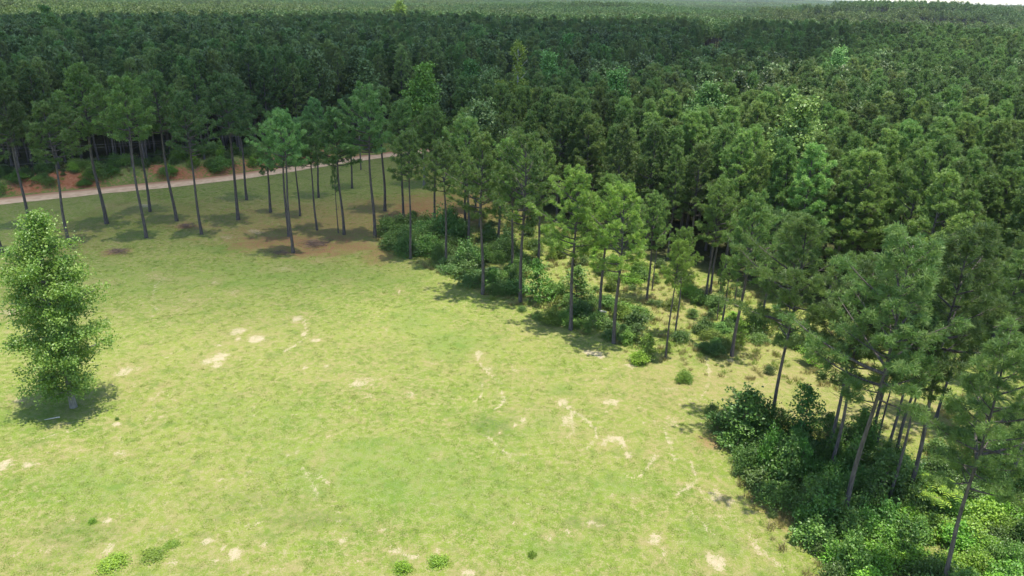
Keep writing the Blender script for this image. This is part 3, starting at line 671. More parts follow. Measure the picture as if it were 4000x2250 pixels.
# vine-covered snag: two columns of vine on a dead tree
sg_st, sg_cr = Geo(), Geo(); r = np.random.default_rng(77)
sg_st.tube([[0, 0, -.4], [.1, 0, 8], [.2, 0, 17], [.1, .1, 23.5]], [.32, .26, .18, .08], 8)
sg_st.tube([[.1, 0, 11], [-1.6, .2, 14.5], [-3.4, .2, 16]], [.14, .1, .05], 6)
for a in range(7): sg_st.tube([[.2, 0, 17+a*.8], [.2+math.cos(a*2.1)*1.8, math.sin(a*2.1)*1.8, 19.2+a*.7]], [.05, .015], 4)
PP = []
for (cx_, cz_, rr, hh, n_) in ((.2, 22.6, 1.25, 1.6, 22), (.3, 19.5, .8, 2.0, 16), (.4, 15.8, 1.8, 2.4, 34), (-3.2, 15.4, 2.6, 1.9, 60), (-1.2, 13.2, 2.6, 2.6, 50), (2.0, 13.4, 2.2, 2.6, 44), (0, 9.5, 2.8, 3.2, 40)):
    n_ = int(n_*1.3)
    q = unit(r.normal(size=(n_, 3)))*r.uniform(.6, 1.05, (n_, 1))*np.array([rr, rr, hh])+[cx_, 0, cz_]; PP.append(q)
PP = np.concatenate(PP); tt = np.repeat(r.random(len(PP)), 26)
leaves(sg_cr, np.repeat(PP, 26, 0)+r.normal(0, .32, (len(PP)*26, 3)), .34, r, tt)
p = ground_pt(2022, 168, 24.3)
for _ in range(8): p = .5*p+.5*ground_pt(2022, 168, 24.3+float(terrain(p[0], p[1])))
print('SNAG', p)
keep = np.hypot(bx-p[0], by-p[1]) > 5; bx, by, uu, vv = bx[keep], by[keep], uu[keep], vv[keep]
place('vine_covered_snag', [('trunk', sg_st.mesh('snag_trunk', [DEAD], True)), ('vines', sg_cr.mesh('snag_vines', [HARD]))], (p[0], p[1], float(terrain(p[0], p[1]))), 'dead tree draped in olive vines with a tall knob above the dark pines', 'dead tree')
for o in COL.objects:
    if o.name.startswith('vines'): o.color = (2.1, 1.8, .7, 1)

dist = np.hypot(bx, by)
inside = (uu > -30) & (uu < 4030)
order = np.argsort(dist); order = order[inside[order]]
single = np.zeros(bx.shape, bool); single[order[:236]] = True
D1, S1, _ = seg_dist(bx, by, ROAD)
for k in np.where(single)[0]:
    r_ = random.Random(int(k)*13+1)
    behind = S1[k] > 0
    if behind:
        lab, g = 'dense dark pine in the first rows of the stand across the dirt road', 'pines across the dirt road'
    elif uu[k] < 2300: lab, g = 'pine crowded behind the blue-green thicket at the clearing far end', 'pines behind the thicket'
    elif uu[k] < 3100: lab, g = 'pine in the close-set stand behind the open brushy understory', 'pines behind the open understory'
    else: lab, g = 'pine in the close-set stand beyond the grassy strip', 'pines beyond the grassy strip'
    s = r_.uniform(.84, 1.07); sx = s*r_.uniform(.85, 1.15); t_ = r_.uniform(.9, 1.15)
    z_ = float(terrain(bx[k], by[k]))
    place('pine_tree', TI[int(k) % 8], (bx[k], by[k], z_), lab, 'tree', g, r_.uniform(0, 6.28), (sx, sx, s), (r_.uniform(-.02, .02), r_.uniform(-.02, .02)), tuple(np.array((t_*r_.uniform(.92, 1.15)*1.04, t_, t_*.95))*(1.18 if uu[k] > 2500 else 1.05)))  # right-hand crowns tinted lighter, sunlight put into the tone

# ------------------------------------------------------------------ scattering (one object each, by geometry nodes)
def proto(name, geos, mats):
    V, F, T, M = [], [], [], []; n = 0
    for i, g in enumerate(geos):
        v, f, t = g.arrays(); V.append(v); F.append(f+n); T.append(t); M.append(np.full(len(f), i)); n += len(v)
    return bpy.data.objects.new(name, mesh_np(name, np.concatenate(V), np.concatenate(F), mats, np.concatenate(M), {'tint': np.concatenate(T)}))
def scatter(name, P, rz, sc, protos, label, cat, kind='stuff', pick=None):
    """every point of the mesh carries a copy of one prototype"""
    me = bpy.data.meshes.new(name); me.vertices.add(len(P)); me.vertices.foreach_set('co', np.asarray(P, np.float32).ravel())
    a = me.attributes.new('rot', 'FLOAT_VECTOR', 'POINT'); rr = np.zeros((len(P), 3), np.float32); rr[:, 2] = rz; a.data.foreach_set('vector', rr.ravel())
    a = me.attributes.new('siz', 'FLOAT_VECTOR', 'POINT'); a.data.foreach_set('vector', np.asarray(sc, np.float32).ravel())
    a = me.attributes.new('pick', 'INT', 'POINT'); a.data.foreach_set('value', np.asarray(rng.integers(0, len(protos), len(P)) if pick is None else pick, np.int32))
    ng = bpy.data.node_groups.new(name, 'GeometryNodeTree')
    ng.interface.new_socket('Geometry', in_out='INPUT', socket_type='NodeSocketGeometry'); ng.interface.new_socket('Geometry', in_out='OUTPUT', socket_type='NodeSocketGeometry')
    N = ng.nodes.new; L = ng.links.new
    gi = N('NodeGroupInput'); go = N('NodeGroupOutput')
    iop = N('GeometryNodeInstanceOnPoints'); iop.inputs['Pick Instance'].default_value = True
    jn = N('GeometryNodeJoinGeometry')
    for p_ in protos:
        oi = N('GeometryNodeObjectInfo'); oi.inputs['Object'].default_value = p_; oi.inputs['As Instance'].default_value = True
        L(oi.outputs['Geometry'], jn.inputs[0])
    def na(nm, ty):
        n = N('GeometryNodeInputNamedAttribute'); n.data_type = ty; n.inputs['Name'].default_value = nm; return n.outputs['Attribute']
    L(gi.outputs[0], iop.inputs['Points']); L(jn.outputs[0], iop.inputs['Instance'])
    L(na('pick', 'INT'), iop.inputs['Instance Index'])
    e2 = N('FunctionNodeEulerToRotation'); L(na('rot', 'FLOAT_VECTOR'), e2.inputs[0]); L(e2.outputs[0], iop.inputs['Rotation'])
    L(na('siz', 'FLOAT_VECTOR'), iop.inputs['Scale']); L(iop.outputs[0], go.inputs[0])
    o = bpy.data.objects.new(name, me); COL.objects.link(o)
    md = o.modifiers.new('scatter', 'NODES'); md.node_group = ng
    return tagp(o, label, cat, None, kind)

# rest of the pines within 640 m
rest = ~single
fp = [proto('stand_pine', pine(500+i, 18, .30+.03*(i % 3), 3.25+.16*(i % 6), 46, m=14, ln=.40, w=.085, dens=.85, sides=5, pp=.78), [BARK, PINE]) for i in range(9)]+[proto('stand_pine', pine(520+i, 18, .33, 3.1+.2*i, 44, m=14, ln=.40, w=.085, dens=.85, sides=5, pp=.78), [BARK, PINEO]) for i in range(5)]
fp += [proto('stand_broadleaf', broad(430+i, 18, 6, (lambda t, q=q: q*(.35+.65*math.sin(math.pi*min(1, t*1.05+.12))**.8)), 34, 14, .55, gap=.9, cl=.55), [BARK, HARD]) for i, q in enumerate((3.0, 3.8))]
RX, RY = bx[rest], by[rest]; n = len(RX)
hh = rng.uniform(.83, 1.1, n); ww_ = hh*rng.uniform(.88, 1.15, n)
oz = (rng.random(n) < np.clip(.12+.85*sm(.18, .55, RX/RY)+.7*(fbm(RX/45, RY/45, 37, 3)-.5), .04, .9))  # more olive toward the right: part species, part painted sunlight
scatter('pine_forest', np.stack([RX, RY, terrain(RX, RY)], 1), rng.uniform(0, 6.28, n), np.stack([ww_, ww_, hh], 1), fp, 'dark mass of closely planted pines stretching behind the clearing', 'forest', pick=np.where(rng.random(n) < .035, rng.integers(14, 16, n), np.where(oz, rng.integers(9, 14, n), rng.integers(0, 9, n))))
# far woods in 50 m patches
def patch(seed, kind):
    r = np.random.default_rng(seed); g = Geo(); t_ = Geo(); S = 56
    n = 95 if kind == 'pine' else 52
    for k in range(n):
        x, y = r.uniform(-S/2, S/2, 2); H = r.uniform(14.5, 18.5) if kind == 'pine' else r.uniform(11.5, 20)
        R0 = r.uniform(2.3, 3.1) if kind == 'pine' else r.uniform(2.6, 4.8)
        m = 150 if kind == 'pine' else 230
        q = unit(r.normal(size=(m, 3))); q[:, 2] = np.abs(q[:, 2])*1.2-.35
        c0 = np.array([x, y, H*.72])
        q = q*np.array([R0, R0, H*.27])*r.uniform(.55, 1.05, (m, 1))
        if kind == 'pine':
            q[:, :2] *= np.clip(1.15-.55*np.clip(q[:, 2:]/(H*.3)+.2, 0, 1), .3, 1.2)
        else:
            lob = r.normal(size=(6, 3))*[R0*.5, R0*.5, 1.2]; q = q*.62+lob[r.integers(0, 6, m)]
        tt = np.clip(r.random()*.7+.3*r.random(m), 0, 1)
        if kind == 'pine': leaves(g, q+c0, .85, r, tt, up=.35)
        else: leaves(g, q+c0, .95, r, tt, up=.45)
        t_.tube([[x, y, -3], [x, y, H*.7]], [.2, .1], 4, cap=False)
    return [t_, g]
PM = foliage_mat('far_pine_needles', (.052, .11, .026), (.11, .195, .045), (.20, .28, .08), trans=.25, gloss=.04, var=.15)
HM = foliage_mat('far_hardwood_leaves', (.055, .10, .024), (.12, .18, .036), (.24, .29, .075), trans=.3, gloss=.04, var=.15)
fpp = [proto('far_pines', patch(600+i, 'pine'), [BARK, PM]) for i in range(3)]+[proto('far_hardwoods', patch(620+i, 'hard'), [BARK, HM]) for i in range(3)]
def ring(r0, r1, S, sc):
    X, Y = np.meshgrid(np.arange(-r1, r1, S), np.arange(0, r1, S)); X = (X+rng.uniform(-S*.15, S*.15, X.shape)).ravel(); Y = (Y+rng.uniform(-S*.15, S*.15, Y.shape)).ravel()
    u, v, w = project(X, Y, np.full(X.shape, 15.)); d = np.hypot(X, Y)
    k = (u > -600) & (u < 4600) & (w > 0) & (d > r0) & (d <= r1) & (Y > 200)
    return X[k], Y[k], np.full(k.sum(), sc)
A = [ring(420, 1800, 46, 1.), ring(1800, 6500, 120, 2.6)]
X = np.concatenate([a[0] for a in A]); Y = np.concatenate([a[1] for a in A]); S = np.concatenate([a[2] for a in A])
d = np.hypot(X, Y)
hard = (fbm(X/220, Y/170, 51, 3) > .40) | ((d < 560) & (X > -60))
hard &= (X > -60) | (fbm(X/220, Y/170, 51, 3) > .56)
hard &= ~((X > 570) & (Y > 1080) & (Y < 1320))
pk = np.where(hard, rng.integers(3, 6, len(X)), rng.integers(0, 3, len(X)))
scatter('far_woods', np.stack([X, Y, terrain(X, Y)-1], 1), rng.integers(0, 4, len(X))*math.pi/2+rng.uniform(-.2, .2, len(X)), np.stack([S, S, 1+0*S], 1), fpp, 'far mixed woods fading toward the pale horizon', 'forest', pick=pk)

# ------------------------------------------------------------------ the lone broadleaf tree
def tprof(t):
    return np.interp(t, [0, .08, .2, .35, .55, .75, .9, 1], [2.5, 3.0, 3.4, 3.6, 3.3, 2.5, 1.5, .45])
p = ground_pt(288, 1590); Ht = height_for(p[0], p[1], 835)
tt_, tc_ = broad(12, Ht, 1.5, tprof, 92, 50, .185, rb0=.24, gap=.45, cl=.35, el0=.32, wob=.28, lv=.58)
print('TULIP', p, Ht)
place('broadleaf_tree', mk((tt_, tc_), 'poplar', (PBARK, TULIP), ('trunk', 'crown')), (p[0], p[1], 0.), 'lone bright green broadleaf tree standing in the mown field', 'tree', None, 2.2)

# ------------------------------------------------------------------ shrubs
SHR = [mk(shrub(700+i, *a), 'shrub', (TWIG, SHRUB), ('stems', 'foliage')) for i, a in enumerate([(1.5, 2.0, 7, 14, 24, .17, .24), (1.7, 1.7, 8, 13, 24, .16, .25), (1.3, 2.4, 6, 15, 24, .18, .24), (1.6, 1.5, 8, 12, 24, .14, .24)])]
SAP = [mk(broad(720+i, 5, .5, (lambda t: 1.55*(1-t)**.7+.25), 30, 16, .2, rb0=.05, gap=.4, cl=.22, wob=.15), 'sapling', (TWIG, SHRUB), ('trunk', 'foliage')) for i in range(3)]
DK, MD, BL, LM, OL = (.8, .95, .75), (1, 1.1, .9), (.9, 1.08, 1.15), (1.6, 1.55, .8), (1.5, 1.25, .8)
def shrub_at(u, v, w, h, tone, lab, grp=None, sap=False, k=0, nm='shrub'):
    p = ground_pt(u, v); z_ = float(terrain(p[0], p[1]))
    if sap: pr = SAP[k % 3]; s = (w/1.7, w/1.7, h/5)
    else: pr = SHR[k % 4]; s = (w/1.5, w/1.5, h/2)
    return place(nm, pr, (p[0], p[1], z_), lab, 'sapling' if sap else 'shrub', grp, (k*1.7) % 6.28, s, tone=tone)
for k, a in enumerate([
 (2094, 1180, 1.9, 5.0, (1.1, 1.5, 1.0), 'light green cone-shaped sapling at the thicket front', True),
 (2250, 1178, 2.0, 4.2, MD, 'darker bushy sapling right of the light green cone-shaped one', True),
 (1925, 1130, 1.2, 2.6, (1.2, 1.6, 1.1), 'small pale green sapling right of the tall grey pine', True),
 (2522, 1400, 1.0, 2.6, LM, 'upright lime-green weedy sapling on the field edge', True),
 (2498, 1418, 1.0, 1.1, (2.0, 1.9, .8), 'lowest brightest lime bush at the feet of the weedy sapling', False),
 (2672, 1490, .8, 1.0, LM, 'small isolated lime bush out on the open grass', False),
 (2890, 1720, 2.2, 4.6, DK, 'tall round dark bush left of the big pine foot', True),
 (2935, 1700, 1.8, 3.8, DK, 'dark bush shoulder hugging the big pine foot', False),
 (3125, 1740, 1.6, 5.2, (.8, 1.2, 1.0), 'tall narrow sapling right of the big pine trunk', True),
 (3345, 1770, 1.4, 4.0, MD, 'sapling with yellow tip behind the largest pine trunk', True),
 (3165, 1425, 1.3, 3.0, (2.0, 2.2, .8), 'small lime-topped tree on the grassy strip', True),
 (2962, 1292, 1.6, 2.6, (.7, .8, .5), 'round dark bush beside a trunk in dry grass', False),
 (2889, 1335, .9, 2.4, LM, 'narrow lime sapling right of the lone straight pine', True),
 (3085, 1345, 1.4, 1.8, MD, 'low bush left of the lime-topped tree', False),
 (1750, 940, 2.6, 3.6, BL, 'highest blue-green mound of the left thicket', False),
 (1660, 930, 2.2, 2.8, BL, 'blue-green mound left of the highest one', False),
 (3440, 1960, 1.9, 3.8, MD, 'tall leafy shrub under the slim trunks', True),
 ]):
    shrub_at(a[0], a[1], a[2], a[3], a[4], a[5], None, a[6], k, 'sapling' if a[6] else 'shrub')
def zone(poly, n, wr, hr, tones, lab, grp, seed, sapf=.12, mind=1.1):
    W = G(poly); r_ = np.random.default_rng(seed); lo = np.min(W, 0); hi = np.max(W, 0); got = []
    t = 0
    while len(got) < n and t < 6000:
        t += 1; x, y = r_.uniform(lo, hi)
        if not in_poly(np.array([x]), np.array([y]), W)[0]: continue
        if got and min(np.hypot(x-a, y-b) for a, b in got) < mind: continue
        got.append((x, y)); w = r_.uniform(*wr)*.92; h = r_.uniform(*hr)*r_.uniform(.75, 1.12); sp_ = r_.random() < sapf
        k = len(got)
        pr = SAP[k % 3] if sp_ else SHR[k % 4]
        s = (w/1.7*.8, w/1.7*.8, h*1.5/5) if sp_ else (w/1.5, w/1.5, h/2)
        tn = tones[r_.integers(len(tones))]
        place('shrub', pr, (x, y, float(terrain(x, y))), lab, 'shrub', grp, r_.uniform(0, 6.28), s, tone=tuple(np.array(tn)*r_.uniform(.85, 1.2)))
zone([(1480, 930), (1560, 870), (1800, 890), (1990, 960), (2110, 1090), (2200, 1200), (2180, 1230), (1990, 1170), (1830, 1110), (1640, 1030), (1540, 990)], 48, (1.2, 2.2), (1.2, 2.4), [BL, DK, MD, MD], 'blue-green shrub in the thicket at the clearing far corner', 'shrubs of the blue-green thicket', 1)
zone([(2080, 1240), (2200, 1180), (2420, 1180), (2560, 1290), (2470, 1350), (2300, 1310), (2160, 1275)], 24, (.9, 1.7), (.8, 1.7), [MD, OL, DK, (1.3, 1.4, .8)], 'mixed green shrub among the bleached logs by the field corner', 'shrubs round the bleached logs', 2)
zone([(1850, 830), (2100, 880), (2500, 1040), (2900, 1190), (2980, 1280), (2650, 1250), (2400, 1150), (2100, 1000)], 34, (.8, 1.8), (.7, 1.8), [OL, LM, MD, (1.5, 1.6, .7)], 'yellow-green brush in the sunny open understory', 'brush in the open understory', 3, .25)
zone([(2560, 1330), (2850, 1260), (3000, 1330), (2900, 1370), (2700, 1420), (2600, 1400)], 14, (.7, 1.4), (.6, 1.3), [MD, OL, DK], 'low brush at the mouth of the grassy strip', 'brush at the strip mouth', 4)
zone([(2790, 1650), (3020, 1690), (3300, 1740), (3420, 1800), (3560, 1860), (3640, 1980), (3500, 2080), (3300, 2120), (3160, 2080), (3020, 1960), (2930, 1850), (2850, 1730)], 56, (1.1, 1.9), (1.3, 2.6), [DK, MD, MD, (.9, 1.3, .8)], 'dark leafy shrub in the near thicket under the big pines', 'shrubs of the near thicket', 5, .15)
zone([(3100, 2040), (3350, 2090), (3560, 2000), (3800, 1960), (4100, 2050), (4150, 2450), (3600, 2420), (3300, 2300), (3180, 2160)], 46, (1.0, 1.8), (1.1, 2.1), [(1.3, 1.7, .8), (1.8, 2.1, .8), LM, (1.2, 1.4, 1.0), MD], 'sunlit yellow-green shrub in the lower right corner', 'sunlit shrubs in the lower right corner', 6, .12)
zone([(3600, 1750), (4150, 1650), (4250, 2050), (3800, 1980), (3640, 1900)], 16, (1.1, 1.8), (1.0, 2.2), [DK, MD], 'shaded shrub beneath the right-hand pines', 'shaded shrubs beneath the right-hand pines', 7)
# bank brush behind the road
def road_offset(t, off):
    i = int(t); a, b = np.array(ROAD[i]), np.array(ROAD[i+1]); q = a+(b-a)*(t-i); d_ = unit(b-a); return q+np.array([-d_[1], d_[0]])*off
r_ = np.random.default_rng(8)
for k in range(50):
    t = r_.uniform(2.6, 9.2); off = r_.uniform(5.6, 13) if k % 3 else r_.uniform(4.0, 6); q = road_offset(t, off)
    w = r_.uniform(1, 2.1); h = r_.uniform(.9, 2.6) if k % 4 else r_.uniform(.6, 1.2)
    tn = [(1.0, 1.3, .7), MD, LM, (1.6, 1.5, 1.3)][k % 4]
    place('shrub', SHR[k % 4], (q[0], q[1], float(terrain(q[0], q[1]))), 'brush growing on the red clay bank across the dirt road', 'shrub', 'brush on the clay bank', r_.uniform(0, 6), (w/1.5, w/1.5, h/2), tone=tn)
# yellow-green frond clump (compound leaves)
fs, ff = Geo(), Geo(); r = np.random.default_rng(5)
for st_ in range(5):
    a0 = st_*1.3; base = np.array([math.cos(a0)*.5, math.sin(a0)*.5, -.2]); top = base*2+[0, 0, r.uniform(2.2, 3.2)]
    fs.tube([base, (base+top)/2+[.05, 0, 0], top], [.035, .028, .02], 5)
    for f_ in range(9):
        az = f_*2*math.pi/9+r.uniform(-.2, .2); h = np.array([math.cos(az), math.sin(az), 0]); Lf = r.uniform(.8, 1.15)
        s = np.linspace(0, 1, 8)[:, None]; cu = top+h*Lf*s+np.array([0, 0, 1])*(.35*s-.5*s*s)
        fs.tube(cu, np.linspace(.012, .005, 8), 3, cap=False)
        sd = np.cross(h, [0, 0, 1])
        for j in range(1, 8):
            for sg in (-1, 1):
                b = cu[j]; l_ = .34*math.sin(math.pi*(j/8.5)**.8)+.06; tip = b+sd*sg*l_+h*.08-[0, 0, .05]; wd = h*.055
                ff.add([b-wd, b+wd, (b+tip)/2+wd*1.1, tip, (b+tip)/2-wd*1.1], [[0, 1, 2], [0, 2, 3], [0, 3, 4]], r.random())
p = ground_pt(3630, 2010)
place('frond_shrub', [('stems', fs.mesh('frond_stems', [TWIG], True)), ('foliage', ff.mesh('frond_leaves', [SHRUB]))], (p[0], p[1], 0), 'shrub with long yellow-green feather-shaped fronds under the nearest pine', 'shrub', None, .4, (.85, .85, .95), tone=(1.7, 1.6, .7))
# low weeds on the field
WD = [mk(shrub(740+i, 1.0, .5, 8, 7, 18, .13, .18), 'weed', (TWIG, SHRUB), ('stems', 'foliage')) for i in range(2)]
for k, (u, v, w, h, lab) in enumerate([(440, 2205, 1.5, .35, 'largest lime weed patch near the lower left edge of the field'), (600, 2170, 1.3, .25, 'thin lime weed patch right of the largest one'), (670, 2130, .8, .2, 'small lime weed tuft above the thin patch'),
 (360, 2042, .45, .4, 'small green weed clump below the tree beside pale soil'), (1575, 2225, .95, .6, 'dense lime weed mound at the bottom edge'), (1715, 2200, 1.1, .45, 'spread lime weed mound right of the dense one'),
 (2078, 2172, .5, .4, 'single lime weed in dark tall grass'), (458, 1640, .3, .3, 'tiny weed beside the curved tyre marks')]):
    p = ground_pt(u, v)
    place('weed_clump', WD[k % 2], (p[0], p[1], 0), lab, 'weeds', None, k*1.1, (w*.62, w*.62, h*.5/.5), tone=(1.9, 1.75, .7) if 'lime' in lab else (1.5, 1.5, .8))

# ------------------------------------------------------------------ dead wood
def log_at(u, v, u2, v2, rad, lab, z0=.12, mat_=DEAD, limbs=3, seed=0):
    a = ground_pt(u, v); b = ground_pt(u2, v2); L_ = np.hypot(*(b-a)); g = Geo(); r = np.random.default_rng(seed)
    x = np.linspace(0, L_, 8)
    g.tube(np.stack([x, .05*np.sin(x*2), z0+rad+.1*np.sin(x+1)], 1), np.linspace(rad, rad*.4, 8), 8)
    for k in range(limbs):
        s = L_*r.uniform(.3, .9); dr = np.array([r.uniform(-.2, .8), r.choice([-1, 1])*r.uniform(.5, 1), r.uniform(.2, .9)])*r.uniform(.5, 1.1)
        g.tube([[s, 0, z0+rad], np.array([s, 0, z0+rad])+dr*.5+[0, 0, .04], np.array([s, 0, z0+rad])+dr], [rad*.5, rad*.35, rad*.12], 5)
    o = bpy.data.objects.new('fallen_log', g.mesh('fallen_log', [mat_], True)); COL.objects.link(o)
    o.location = (a[0], a[1], 0); o.rotation_euler = (0, 0, math.atan2(b[1]-a[1], b[0]-a[0])); tagp(o, lab, 'log')
log_at(2340, 1253, 2366, 1258, .16, 'short thick bleached log piece above the long thin one', .9, limbs=0, seed=1)
log_at(2312, 1274, 2398, 1275, .07, 'long thin bleached pole lying in the brush', .5, limbs=1, seed=2)
log_at(2455, 1275, 2490, 1262, .1, 'forked bleached branch tangle right of the tall bright-crowned pine', .4, limbs=6, seed=3)
log_at(235, 1640-5, 175, 1645, .06, 'thin grey stick on the ground beneath the lone tree', 0, limbs=0, seed=4)
def brush(u, v, R0, lab, seed, n=90):
    g = Geo(); r = np.random.default_rng(seed)
    for k in range(n):
        a = r.uniform(0, 6.28); c = r.normal(0, R0*.35, 2); l_ = r.uniform(.5, 1.5)*R0*.6; z_ = r.uniform(.04, .35)*math.exp(-np.hypot(*c)/R0)
        d_ = np.array([math.cos(a), math.sin(a), r.uniform(-.1, .25)])*l_/2; c3 = np.array([c[0], c[1], z_+.05])
        g.tube([c3-d_, c3+[0, 0, .05], c3+d_], [.02, .016, .006], 3, cap=False)
    p = ground_pt(u, v); o = bpy.data.objects.new('brush_pile', g.mesh('brush_pile', [TWIG])); COL.objects.link(o); o.location = (p[0], p[1], 0); tagp(o, lab, 'brush pile')
brush(460, 985, 2.0, 'flat pile of grey sticks on grass above the field', 1)
brush(725, 886, 1.4, 'dark small brush pile beside the slim pine', 2)
brush(1095, 990, 1.3, 'dark brush at the foot of the tight pine pair', 3, 60)
brush(1230, 955, 2.6, 'wide scatter of reddish twigs right of the tight pine pair', 4, 120)

# ------------------------------------------------------------------ utility line
base = ground_pt(1410, 664)
pole = bpy.data.objects.new('utility_pole', None); COL.objects.link(pole); pole.location = (base[0], base[1], float(terrain(*base))); tagp(pole, 'slim wooden utility pole beside the dirt road bend', 'utility pole')
g = Geo(); g.tube([[0, 0, -.5], [0, 0, 4], [0, 0, 9.5]], [.15, .13, .10], 10); c = bpy.data.objects.new('post', g.mesh('post', [POLE], True)); COL.objects.link(c); c.parent = pole
def boxm(x0, x1, y0, y1, z0, z1):
    V = [(x, y, z) for z in (z0, z1) for y in (y0, y1) for x in (x0, x1)]
    F = [(0, 2, 3), (0, 3, 1), (4, 5, 7), (4, 7, 6), (0, 1, 5), (0, 5, 4), (2, 6, 7), (2, 7, 3), (0, 4, 6), (0, 6, 2), (1, 3, 7), (1, 7, 5)]; return V, F
g = Geo(); g.add(*boxm(-.06, .06, -.9, .9, 8.85, 8.97)); c = bpy.data.objects.new('crossarm', g.mesh('crossarm', [POLE])); COL.objects.link(c); c.parent = pole
wm, nt, N, L = mat('wire_metal'); bs = N('ShaderNodeBsdfPrincipled'); bs.inputs['Base Color'].default_value = (.12, .12, .12, 1); bs.inputs['Roughness'].default_value = .5; o_ = N('ShaderNodeOutputMaterial'); L(bs.outputs[0], o_.inputs[0])
g = Geo()
for s in (-.8, .8): g.tube([[0, s, 8.95], [0, s, 9.12]], [.05, .04], 8)
c = bpy.data.objects.new('insulators', g.mesh('insulators', [wm], True)); COL.objects.link(c); c.parent = pole; c.name = 'insulator'
for k, (off, zt, zl, lab) in enumerate([(-.8, 9.15, 9.4, 'upper power line wire running left over the dirt road'), (.8, 9.15, 8.2, 'middle power line wire running left over the dirt road'), (0, 7.4, 6.4, 'lowest power line wire running left over the dirt road')]):
    end = ground_pt(-400, 830); a = np.array([base[0], base[1]+off, zt]); b = np.array([end[0], end[1]+off, zl])
    t = np.linspace(0, 1, 30)[:, None]; P = a+(b-a)*t; P[:, 2] -= 2.0*4*t[:, 0]*(1-t[:, 0])*.5
    g = Geo(); g.tube(P, .014, 4, cap=False); o = bpy.data.objects.new('power_line', g.mesh('power_line', [wm], True)); COL.objects.link(o); tagp(o, lab, 'wire', 'wires on the utility pole')

# ------------------------------------------------------------------ grass (stuff)
def clump(seed, n, h, w, R0, spread=.5):
    r = np.random.default_rng(seed); g = Geo()
    P = np.zeros((n, 3)); a = r.uniform(0, 6.28, n); q = R0*np.sqrt(r.random(n)); P[:, 0] = q*np.cos(a); P[:, 1] = q*np.sin(a)
    d = unit(np.stack([r.normal(0, spread, n), r.normal(0, spread, n), np.ones(n)], 1)); Lh = h*r.uniform(.5, 1.2, n)[:, None]
    s = unit(np.cross(d, r.normal(size=(n, 3))))*w/2
    mid = P+d*Lh*.6; tip = P+d*Lh+np.stack([d[:, 0], d[:, 1], -.3*np.ones(n)], 1)*Lh*.35
    V = np.stack([P-s, P+s, mid+s*.8, mid-s*.8, tip], 1).reshape(-1, 3); i = np.arange(n)*5
    F = np.concatenate([np.stack([i, i+1, i+2], 1), np.stack([i, i+2, i+3], 1), np.stack([i+3, i+2, i+4], 1)])
    g.add(V, F, np.repeat(r.random(n), 5)); return g
gp = [proto('grass_clump', [clump(800+i, 30, .13, .028, .34, .9)], [BLADE]) for i in range(4)]
tp = [proto('tall_clump', [clump(820+i, 34, .55, .035, .3, .5)], [BLADE if i < 2 else DRYB]) for i in range(6)]
n = 48000
X = rng.uniform(-64, 58, n); Y = 34+(128-34)*rng.random(n)**1.25
u, v, w = project(X, Y, np.zeros(n)); D, S_, _ = seg_dist(X, Y, ROAD); D2, S2, _ = seg_dist(X, Y, FRONT)
sb = blobs(SAND, X, Y); dn = fbm(X/5, Y/5, 71, 3)
k = (u > -150) & (u < 4150) & (v < 2400) & ~((S_ > 0)) & (D > ROAD_W+.3) & (sb < .3) & (blobs(LITTER, X, Y, .45) < .15+.6*rng.random(n)) & (blobs(DRY+HALO, X, Y, .5) < .2+.8*rng.random(n)) &  (rng.random(n) < .25+1.2*(dn-.2)) & ((S2 <= 0) | (D2 < 3))
X, Y = X[k], Y[k]; n = len(X); s = rng.uniform(.45, 1.0, n)
scatter('grass', np.stack([X, Y, terrain(X, Y)], 1), rng.uniform(0, 6.28, n), np.stack([s, s, s*.8], 1), gp, 'short patchy grass covering the sunlit clearing', 'grass')
Ws = [G([(1440, 940), (1560, 850), (2000, 830), (2500, 1010), (3000, 1160), (3400, 1290), (4100, 1420), (4150, 2450), (3150, 2330), (2960, 2040), (2800, 1720), (2760, 1600), (3000, 1640), (3600, 1680), (3600, 1600), (2800, 1480), (2500, 1400), (2350, 1330), (2050, 1230), (1850, 1140), (1650, 1040)]),
      [tuple(road_offset(t, o)) for t, o in [(1.5, 4), (4, 4), (8, 3.6), (10, 3.6), (10, 16), (8, 16), (4, 16), (1.5, 16)]]]
n = 30000; X = rng.uniform(-95, 70, n); Y = rng.uniform(30, 190, n)
k = in_poly(X, Y, Ws[0]) | in_poly(X, Y, Ws[1]); k &= rng.random(len(X)) < .35+.9*(fbm(X/4, Y/4, 81, 3)-.2)
X, Y = X[k], Y[k]; n = len(X); s = rng.uniform(.5, 1.3, n)
scatter('undergrowth', np.stack([X, Y, terrain(X, Y)], 1), rng.uniform(0, 6.28, n), np.stack([s, s, s], 1), tp, 'tall weeds and rank grass beneath the trees and on the bank', 'undergrowth')

lb = [proto('low_brush', list(shrub(860+i, 1.0, 1.0, 5, 9, 20, .15, .22)), [TWIG, SHRUB]) for i in range(3)]
Z5 = G([(2800, 1690), (3100, 1740), (3560, 1860), (3850, 1700), (4200, 1650), (4200, 2450), (3600, 2420), (3250, 2290), (3080, 2110), (2960, 1950), (2860, 1800)])
n = 9000; X = rng.uniform(-95, 60, n); Y = rng.uniform(30, 190, n)
k = (in_poly(X, Y, Z5) & (rng.random(n) < .5)) | (in_poly(X, Y, Ws[1]) & (rng.random(n) < .4)) | (in_poly(X, Y, Ws[0]) & ~in_poly(X, Y, Z5) & (rng.random(n) < .10))
X, Y = X[k], Y[k]; n = len(X); s = rng.uniform(.35, 1.0, n); print('LOW BRUSH', n)
scatter('low_brush', np.stack([X, Y, terrain(X, Y)], 1), rng.uniform(0, 6.28, n), np.stack([s, s, s*rng.uniform(.6, 1.2, n)], 1), lb, 'leafy ground cover filling the gaps between the shrubs', 'ground cover')

